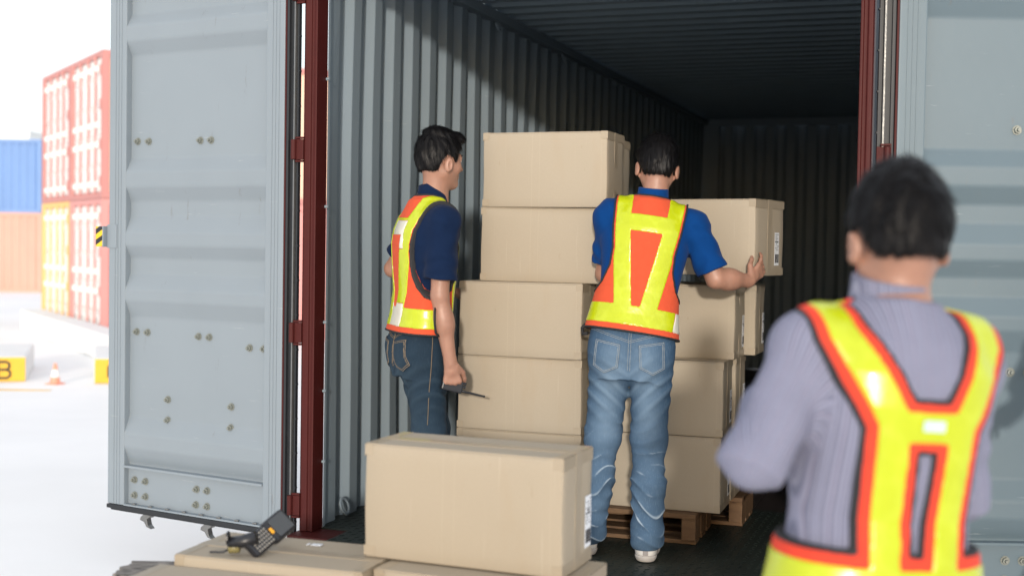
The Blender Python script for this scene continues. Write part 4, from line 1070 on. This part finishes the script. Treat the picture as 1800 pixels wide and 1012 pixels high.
# ------------------------------------------------------------------ man in royal blue, seen from behind
def man_blue():
    base = V(1.41, .07, .003)
    e = empty('person', base, 'man in royal blue polo, orange vest and faded jeans lifting a carton, seen from behind', 'person', 'men loading the container')
    O = V(1.440, .088, .905); C7 = V(1.498, .185, 1.500); fwd = V(-.22, .975, 0); fr = torso_fr(O, C7, fwd)
    shL = V(1.335, .150, 1.420); shR = V(1.662, .222, 1.378)
    elR = V(1.760, .245, 1.165); wrR = V(1.880, .372, 1.158); elL = V(1.288, .225, 1.178); wrL = V(1.298, .45, 1.245)
    hipL, hipR = V(1.365, .080, .885), V(1.528, .105, .880); knL, knR = V(1.330, .085, .505), V(1.522, .110, .500); anL, anR = V(1.288, .065, .105), V(1.530, .065, .095)
    hf = frame(V(.02, .22, 1), V(-.28, .97, -.15)); C = V(1.500, .255, 1.638)
    fl = Field(); fillbody(fl, fr, TAB, None, (hipL, hipR), (knL, knR), (anL, anR), C7, (shL, shR))
    head(fl, C, hf, C7+V(0, .03, -.04), .93, .056)
    for S, E2, W in ((shL, elL, wrL), (shR, elR, wrR)):
        fl.add(cap(S, E2, .050, .041), .03); d = nrm(W-E2); fl.add(cap(E2, E2+(W-E2)*.42, .041, .043), .015); fl.add(cap(E2+(W-E2)*.35, W, .041, .026), .03)
    dR = nrm(V(.42, .60, .55)); hand(fl, wrR, dR, V(-.90, .35, .1), V(-.2, -.45, .8), ((.25, .35, .3), (.35, .4, .3), (.45, .45, .3), (.2, .35, .3)), spread=.20, sc=.95)
    hand(fl, wrL, V(.12, .9, .2), V(1, -.1, 0), V(0, 0, 1), (.3, .3, .3), sc=.95)
    for A, h_ in ((anL, V(-.36, .93, 0)), (anR, V(-.20, .98, 0))): fl.add(cap(A-V(0, 0, .03), A+h_*.16-V(0, 0, .06), .030, .026), .02)
    g = Grid((1.13, -.08, .0), (2.03, .62, 1.80), .0042); Vv, Fq = nets(fl.eval(g), g); mesh_obj('body', smooth_v(Vv, Fq, 1, .4), Fq, 'skin', e, base)
    line = [(-.14, -.058), (-.09, -.064), (-.05, -.060), (-.025, -.045), (0, -.012), (.025, -.02), (.045, .01), (.060, .055), (.09, .070), (.14, .08)]
    hair(e, base, C, hf, .93, line, .017, seed=4, strands=9000, slen=.026); face_bits(e, base, C, hf, .93)
    arms = [(shL, shL+(elL-shL)*.80, .060, .064), (shR, shR+(elR-shR)*.84, .062, .066)]
    sf = shirt_field(fr, TAB, None, C7, arms, seed=21, folds=1.2, hem=.045)
    g = Grid((1.10, -.12, .85), (1.90, .50, 1.58), .0042); F = sf.eval(g); Vv, Fq = nets(F, g); sh = mesh_obj('polo_shirt', Vv, Fq, 'royal', e, base)
    collar(sh, base, C7, V(.03, .16, 1), fwd, 'royal', h1=.034, tilt=.25)
    # jeans
    pfr = (O, *frame(V(.02, .03, 1), V(-.22, .975, 0))); ptab = [(-.16, .150, .112, .10), (-.06, .172, .120, .11), (.02, .170, .112, .11), (.10, .160, .10, .108)]
    jf, wear = jeans_field(pfr, ptab, (hipL, hipR), (knL, knR), (anL, anR), r=(.092, .071, .068, .058), seed=6, rings=.0062, bunch=.016, hemz=.050, top=.095)
    g = Grid((1.15, -.16, .04), (1.72, .30, 1.02), .0042); F = jf.eval(g); Vv, Fq = nets(F, g); j = mesh_obj('jeans', Vv, Fq, 'denim', e, base, {'wear': wear(Vv)})
    seat_details(j, base, jf, wear, pfr, 'denim', 'stitch_grey')
    for hl, fw in ((V(1.286, .035, .003), V(-.36, .93, 0)), (V(1.538, .018, .003), V(-.20, .98, 0))): shoe(e, base, hl, fw)
    v, Fv, g = std_vest(e, base, fr, TAB, C7, (shL, shR), silver=lambda u, v_, n: np.maximum(.165-u, v_-.145), flare=.013)
    mb = MB(); P = lambda u, v_, n: Vector(fr[0]+fr[1]*u+fr[2]*v_+fr[3]*n-base)
    mb.tube([P(-.195, .035, -.02), P(-.205, .02, -.01), P(-.20, -.005, .0), P(-.18, .0, -.03)], .008, 6); build('side_strap', mb, 'piping', v, smooth=True)
    return e
def seat_details(j, base, jf, wear, pfr, mk, stitch):
    O, X, U, Fd = pfr
    g = Grid(O-V(.25, .25, .20), O+V(.25, .25, .12), .0026); F = jf.eval(g)
    def co(x, y, z):
        px, py, pz = x-O[0], y-O[1], z-O[2]; return px*X[0]+py*X[1]+pz*X[2], px*U[0]+py*U[1]+pz*U[2], px*Fd[0]+py*Fd[1]+pz*Fd[2]
    def piece(name, reg, off, mkk, thick=.008):
        A = np.maximum(F-off, -(F-off)-thick)
        def fn(f, x, y, z):
            u, v, n = co(x, y, z); return np.maximum(np.maximum(f, reg(u, v)), n+.0)
        A = band(A, g, fn, .03); A[0] = A[-1] = .1; A[:, 0] = A[:, -1] = .1; A[:, :, 0] = A[:, :, -1] = .1
        Vv, Fq = nets(A, g)
        if len(Fq): return mesh_obj(name, Vv, Fq, mkk, j, base, {'wear': wear(Vv)})
    for q in (-1, 1):
        poly = [(.036, -.012), (.140, .006), (.148, -.105), (.100, -.135), (.043, -.108)]
        pk = lambda u, v: poly2(q*u, v, poly)
        o = piece('back_pocket', lambda u, v: pk(u, v), .0050, mk)
        for ins in (.003, .009):
            s = piece('pocket_stitching', lambda u, v: np.abs(pk(u, v)+ins)-.0017, .0064, stitch)
    yk = lambda u, v: v-(.030-.045*(1-np.minimum(1, np.abs(u)/.15)))
    for d in (0, .007): piece('yoke_stitching', lambda u, v: np.abs(yk(u, v)-d-.01)-.0015, .0020, stitch)
    piece('waistband', lambda u, v: np.abs(v-.070)-.019, .0035, mk)
    for d in (.053, .087): piece('waist_stitching', lambda u, v: np.abs(v-d)-.0015, .0048, stitch)
    for d in (-.0045, .0045): piece('centre_stitching', lambda u, v: np.maximum(np.abs(u-d)-.0015, np.maximum(v-.05, -.12-v)), .0020, stitch)
    for u0 in (-.125, 0, .125): piece('belt_loop', lambda u, v: np.maximum(np.abs(u-u0)-.0055, np.abs(v-.068)-.026), .0065, mk)

# ------------------------------------------------------------------ man in navy, in profile, with the radio
def man_navy():
    base = V(.53, .0, .003)
    e = empty('person', base, 'man in navy polo, orange vest and dark jeans standing sideways with a walkie-talkie', 'person', 'men loading the container')
    O = V(.528, -.010, .885); C7 = V(.555, -.004, 1.505); fwd = V(.744, .665, 0); fr = torso_fr(O, C7, fwd); X, U, Fd = fr[1:]
    shR = O+U*.495+X*.170+Fd*.02; shL = O+U*.495-X*.170+Fd*.03
    elR = V(.676, -.140, 1.075); wrR = V(.716, -.108, .792); elL = V(.292, .215, 1.175); wrL = V(.52, .34, 1.08)
    hipR, hipL = O+X*.085-V(0, 0, .02), O-X*.085-V(0, 0, .02)
    knR, knL = V(.606, -.072, .475), V(.540, .120, .475); anR, anL = V(.585, -.085, .095), V(.545, .165, .095)
    hd = nrm(V(.545, .838, -.04)); hf = frame(V(.03, .03, 1), hd); C = V(.602, .015, 1.652)
    fl = Field(); fillbody(fl, fr, TAB, None, (hipL, hipR), (knL, knR), (anL, anR), C7, (shL, shR))
    head(fl, C, hf, C7+Fd*.035-V(0, 0, .04), .95, .058)
    for S, E2, W in ((shL, elL, wrL), (shR, elR, wrR)):
        fl.add(cap(S, E2, .047, .038), .03); fl.add(cap(E2, E2+(W-E2)*.42, .036, .040), .015); fl.add(cap(E2+(W-E2)*.35, W, .038, .0255), .03)
    hand(fl, wrR, V(.10, .10, -1), -X*.9+Fd*.25, Fd*.9+X*.1, ((.55, .8, .5), (.75, .9, .5), (.85, .9, .5), (.95, .9, .5)), spread=.12, sc=1.0, thumb=(.45, .35))
    hand(fl, wrL, V(.7, .1, -.2), V(0, 0, -1), Fd, (.3, .3, .3))
    for A in (anL, anR): fl.add(cap(A-V(0, 0, .03), A+Fd*.16-V(0, 0, .06), .030, .026), .02)
    g = Grid((.16, -.32, .0), (.95, .50, 1.82), .0042); Vv, Fq = nets(fl.eval(g), g); mesh_obj('body', smooth_v(Vv, Fq, 1, .4), Fq, 'skin', e, base)
    line = [(-.14, -.050), (-.09, -.056), (-.055, -.058), (-.03, -.045), (-.012, .0), (.012, .02), (.022, -.015), (.038, -.012), (.050, .03), (.066, .055), (.09, .064), (.14, .075)]
    hair(e, base, C, hf, .95, line, .014, lift=[((0, .055, .105), (.055, .050, .030)), ((.01, .085, .098), (.045, .022, .020)), ((0, -.02, .118), (.06, .07, .025))], seed=9, strands=9000, slen=.020)
    face_bits(e, base, C, hf, .95)
    arms = [(shL, shL+(elL-shL)*.72, .062, .068), (shR, shR+(elR-shR)*.78, .066, .073)]
    sf = shirt_field(fr, TAB, None, C7, arms, seed=31, folds=.9, hem=.045)
    g = Grid((.15, -.38, .82), (.92, .48, 1.60), .0042); F = sf.eval(g); Vv, Fq = nets(F, g); sh = mesh_obj('polo_shirt', Vv, Fq, 'navy', e, base)
    collar(sh, base, C7, V(.06, .07, 1), fwd, 'navy', h1=.036, tilt=.42)
    pfr = (O, *frame(V(0, 0, 1), fwd)); ptab = [(-.16, .150, .110, .10), (-.06, .168, .118, .11), (.02, .165, .108, .11), (.10, .156, .098, .108)]
    jf, wear = jeans_field(pfr, ptab, (hipL, hipR), (knL, knR), (anL, anR), r=(.090, .072, .066, .062), seed=16, rings=.003, hemz=.05, top=.095)
    g = Grid((.25, -.30, .03), (.85, .40, 1.0), .0042); F = jf.eval(g); Vv, Fq = nets(F, g); j = mesh_obj('jeans', Vv, Fq, 'denim_dark', e, base, {'wear': wear(Vv)})
    seat_details(j, base, jf, wear, pfr, 'denim_dark', 'stitch')
    pts = [O+X*.30+U*(.05-.05*k)+Fd*.0 for k in range(9)]
    mb = MB(); mb.tube(surf_line(F, g, pts, -X, .0045), .0016, 5); mb.v = [tuple(Vector(p)-Vector(base)) for p in mb.v]; build('side_stitching', mb, 'stitch', j)
    for A in (anL, anR): shoe(e, base, V(A[0], A[1], .003)-Fd*.05, Fd, mk='plastic', tab=False)
    v, Fv, g = std_vest(e, base, fr, TAB, C7, (shL, shR), silver=lambda u, v_, n: np.maximum.reduce([np.abs(u-.03)-.055, np.minimum(v_-.15, np.abs(v_-.44)-.06), n]), flare=.018, seed=13)
    P = lambda u, v_, n: Vector(fr[0]+fr[1]*u+fr[2]*v_+fr[3]*n-base)
    mb = MB(); mb.tube([P(.195, .155, .0), P(.222, .13, -.012), P(.228, .085, -.012), P(.215, .04, .0), P(.20, .02, .03)], .0048, 6); build('side_strap', mb, 'piping', v, smooth=True)
    # the radio in the hand
    p0 = Vector(wrR)+Vector((.012, .030, -.098)); dr = Vector((.74, .58, -.24)).normalized()
    rd = empty('walkie_talkie', p0, 'black walkie-talkie with stub antenna in the hand of the man in navy', 'radio')
    Yr = Vector((0, 0, 1)).cross(dr).normalized(); Zr = dr.cross(Yr); mt = Matrix((dr, Yr, Zr)).transposed().to_4x4()
    mb = MB(); mb.box((-.062, -.015, -.026), (.030, .017, .024), mtx=mt); build('radio_body', mb, 'plastic', rd, bevel=.006)
    mb = MB(); mb.tube([mt @ Vector((.028, 0, -.014)), mt @ Vector((.045, 0, -.014)), mt @ Vector((.13, 0, -.014)), mt @ Vector((.137, 0, -.014))], [.0062, .005, .0040, .0046], 8); build('antenna', mb, 'plastic', rd, smooth=True)
    for zz, rr_ in ((.004, .0065), (.018, .006)):
        mb = MB(); mb.tube([mt @ Vector((.029, 0, zz)), mt @ Vector((.043, 0, zz))], rr_, 9); build('knob', mb, 'plastic', rd)
    return e

# ------------------------------------------------------------------ man in the striped shirt, close to the camera
def man_striped():
    base = V(2.60, -2.70, GZ+.003)
    e = empty('person', base, 'man in striped shirt and lime harness vest watching from the near right, back turned', 'person')
    O = V(2.606, -2.712, .640); C7 = V(2.634, -2.690, 1.205); fwd = V(-.56, .83, 0); fr = torso_fr(O, C7, fwd); X, U, Fd = fr[1:]
    tab = [(v*.96, w*1.0, b*1.08, f_*1.1) for v, w, b, f_ in TAB]
    shL = O+U*.462-X*.154; shR = O+U*.462+X*.142+Fd*.01
    elL = V(2.425, -2.890, .930); wrL = V(2.40, -2.63, 1.0); elR = O+U*.21+X*.200+Fd*.06; wrR = O+U*.24+X*.06+Fd*.30
    hipL, hipR = O-X*.09-V(0, 0, .02), O+X*.09-V(0, 0, .02); knL, knR = hipL-V(0, 0, .46)+Fd*.02, hipR-V(0, 0, .46)+Fd*.02
    anL, anR = V(hipL[0], hipL[1], GZ+.10), V(hipR[0], hipR[1], GZ+.10)
    hf = frame(V(.0, .0, 1), V(-.42, .90, 0)); C = V(2.632, -2.655, 1.318)
    fl = Field(); fillbody(fl, fr, tab, None, (hipL, hipR), (knL, knR), (anL, anR), C7, (shL, shR))
    head(fl, C, hf, C7+Fd*.03-V(0, 0, .05), .935, .060)
    for S, E2, W in ((shL, elL, wrL), (shR, elR, wrR)):
        fl.add(cap(S, E2, .050, .041), .03); fl.add(cap(E2, W, .041, .028), .02)
    hand(fl, wrL, V(.1, .9, .3), V(.9, 0, 0), V(0, 0, 1), (.3, .4, .3)); hand(fl, wrR, Fd, -X, V(0, 0, 1), (.3, .4, .3))
    for A in (anL, anR): fl.add(cap(A-V(0, 0, .03), A+Fd*.16-V(0, 0, .06), .030, .026), .02)
    g = Grid((2.22, -3.05, GZ), (3.02, -2.25, 1.52), .006); Vv, Fq = nets(fl.eval(g), g); mesh_obj('body', smooth_v(Vv, Fq, 1, .4), Fq, 'skin', e, base)
    line = [(-.14, -.034), (-.09, -.040), (-.055, -.040), (-.03, -.028), (-.012, .0), (.012, .01), (.022, -.02), (.040, -.012), (.055, .04), (.09, .07), (.14, .08)]
    hair(e, base, C, hf, .935, line, .014, seed=14, h=.005, strands=9000, slen=.026, crown=(.005, -.075, .085)); face_bits(e, base, C, hf, .95)
    arms = [(shL, elL+nrm(elL-shL)*.015, .060, .052), (shR, elR+nrm(elR-shR)*.015, .058, .050)]
    sf = shirt_field(fr, tab, None, C7, arms, off=.012, seed=41, folds=.55, amp=.006, hem=-.12)
    for E2, W in ((elL, wrL), (elR, wrR)): sf.add(capcut(E2, E2+(W-E2)*.95, .050, .042), .03)
    g = Grid((2.20, -3.08, .48), (3.02, -2.28, 1.34), .005); F = sf.eval(g); Vv, Fq = nets(F, g); tor = tocoord(fr, Vv); 
    for A_, B_, r_ in ((shL, elL, .060), (elL, wrL, .050), (shR, elR, .058), (elR, wrR, .05)):
        ax = B_-A_; Ln = np.linalg.norm(ax); ax = ax/Ln; q = Vv-A_; t = q@ax; pr_ = q-t[:, None]*ax; rad = np.linalg.norm(pr_, axis=1)
        e1 = nrm(np.cross(ax, Fd)); e2 = np.cross(ax, e1); mk_ = (t > (-.03 if A_ is shL or A_ is shR else -.03)) & (t < Ln+.06) & (rad < r_+.022) & (np.abs(tor[:, 0]) > .15)
        tor[mk_, 0] = (np.arctan2(pr_@e2, pr_@e1)*r_)[mk_]
    sh = mesh_obj('striped_shirt', Vv, Fq, 'shirt', e, base, {'tor': tor})
    co_ = collar(sh, base, C7, V(.02, .03, 1), fwd, 'shirt', h0=-.02, h1=.024, tilt=.2, r0=.073, r1=.066)
    me = co_.data; at = me.attributes.new('tor', 'FLOAT_VECTOR', 'POINT'); cv = np.empty(len(me.vertices)*3, np.float32); me.vertices.foreach_get('co', cv); at.data.foreach_set('vector', tocoord(fr, cv.reshape(-1, 3)+base).astype(np.float32).ravel())
    pfr = (O, *frame(V(0, 0, 1), fwd)); ptab = [(-.16, .150, .110, .10), (-.06, .168, .118, .11), (.02, .168, .112, .115), (.10, .160, .102, .115)]
    jf, wear = jeans_field(pfr, ptab, (hipL, hipR), (knL, knR), (anL, anR), seed=26, rings=.003, hemz=GZ+.05, top=.06)
    g = Grid((2.25, -3.05, GZ+.02), (2.95, -2.35, .75), .007); Vv, Fq = nets(jf.eval(g), g); mesh_obj('trousers', Vv, Fq, 'denim_dark', e, base, {'wear': wear(Vv)})
    for A in (anL, anR): shoe(e, base, V(A[0], A[1], GZ+.003)-Fd*.05, Fd, h=.006, mk='plastic', tab=False)
    # harness vest: straps, cross bar, belt
    v = bpy.data.objects.new('harness_vest', None); COL.objects.link(v); v.parent = e
    fl = vest_field(fr, tab, C7, (shL, shR), off=.018, flare=.022, seed=17, amp=.003); ctr = O+U*.28
    g = Grid(ctr-V(.36, .36, .46), ctr+V(.36, .36, .42), .0042); Fv = fl.eval(g)
    def D_(u, v_, n):
        a = np.abs(u); back = np.minimum.reduce([seg2(a, v_, (.158, .64), (.140, .50)), seg2(a, v_, (.140, .50), (.064, .36)), seg2(a, v_, (.064, .36), (.054, .04))])
        front = np.minimum(seg2(a, v_, (.150, .64), (.085, .40)), seg2(a, v_, (.085, .40), (.070, .04))); return np.where(n < 0, back, front)
    bar = lambda u, v_, n, w: np.where(n < 0, np.maximum(np.abs(v_-.355)-w, a_(u)-.08), 1.)
    a_ = np.abs
    belt = lambda v_, w: np.abs(v_-.072)-w
    low = lambda v_: .008-v_
    Rr = lambda u, v_, n: np.maximum(np.minimum.reduce([D_(u, v_, n)-.043, bar(u, v_, n, .040), belt(v_, .062)]), low(v_))
    Ry = lambda u, v_, n: np.minimum.reduce([D_(u, v_, n)-.026, bar(u, v_, n, .026), belt(v_, .042)])
    vest_piece('black_binding', Fv, g, fr, -.0010, lambda u, v_, n: Rr(u, v_, n)-.007, 'piping', v, base)
    vest_piece('red_trim', Fv, g, fr, .0015, Rr, 'hivis_r', v, base)
    vest_piece('reflective_tape', Fv, g, fr, .0045, Ry, 'hivis_y', v, base)
    mb = MB()
    P = lambda u, v_, n: Vector(fr[0]+fr[1]*u+fr[2]*v_+fr[3]*n-base)
    pts = []
    for u in (-.020, .020):
        for w in (.350, .368):
            n = -.30
            while n < 0:
                q = fr[0]+fr[1]*u+fr[2]*w+fr[3]*n; i = np.round((q-g.mn)/g.h).astype(int)
                if np.all(i >= 0) and np.all(i < g.n) and Fv[tuple(i)] < .0075: break
                n += .002
            pts.append(P(u, w, n-.0015))
    mb.add(pts, [(0, 2, 3, 1)]); build('sewn_label', mb, 'sewn', v)
    return e
nav = man_navy(); man_blue(); man_striped()
other = dup(nav, None); other.location = (3.36, -.40, GZ+.003); other.rotation_euler = (0, 0, R(100))
tag(other, 'person at the right edge of the picture whose shadow falls on the right door leaf', 'person', None)
del other['group']
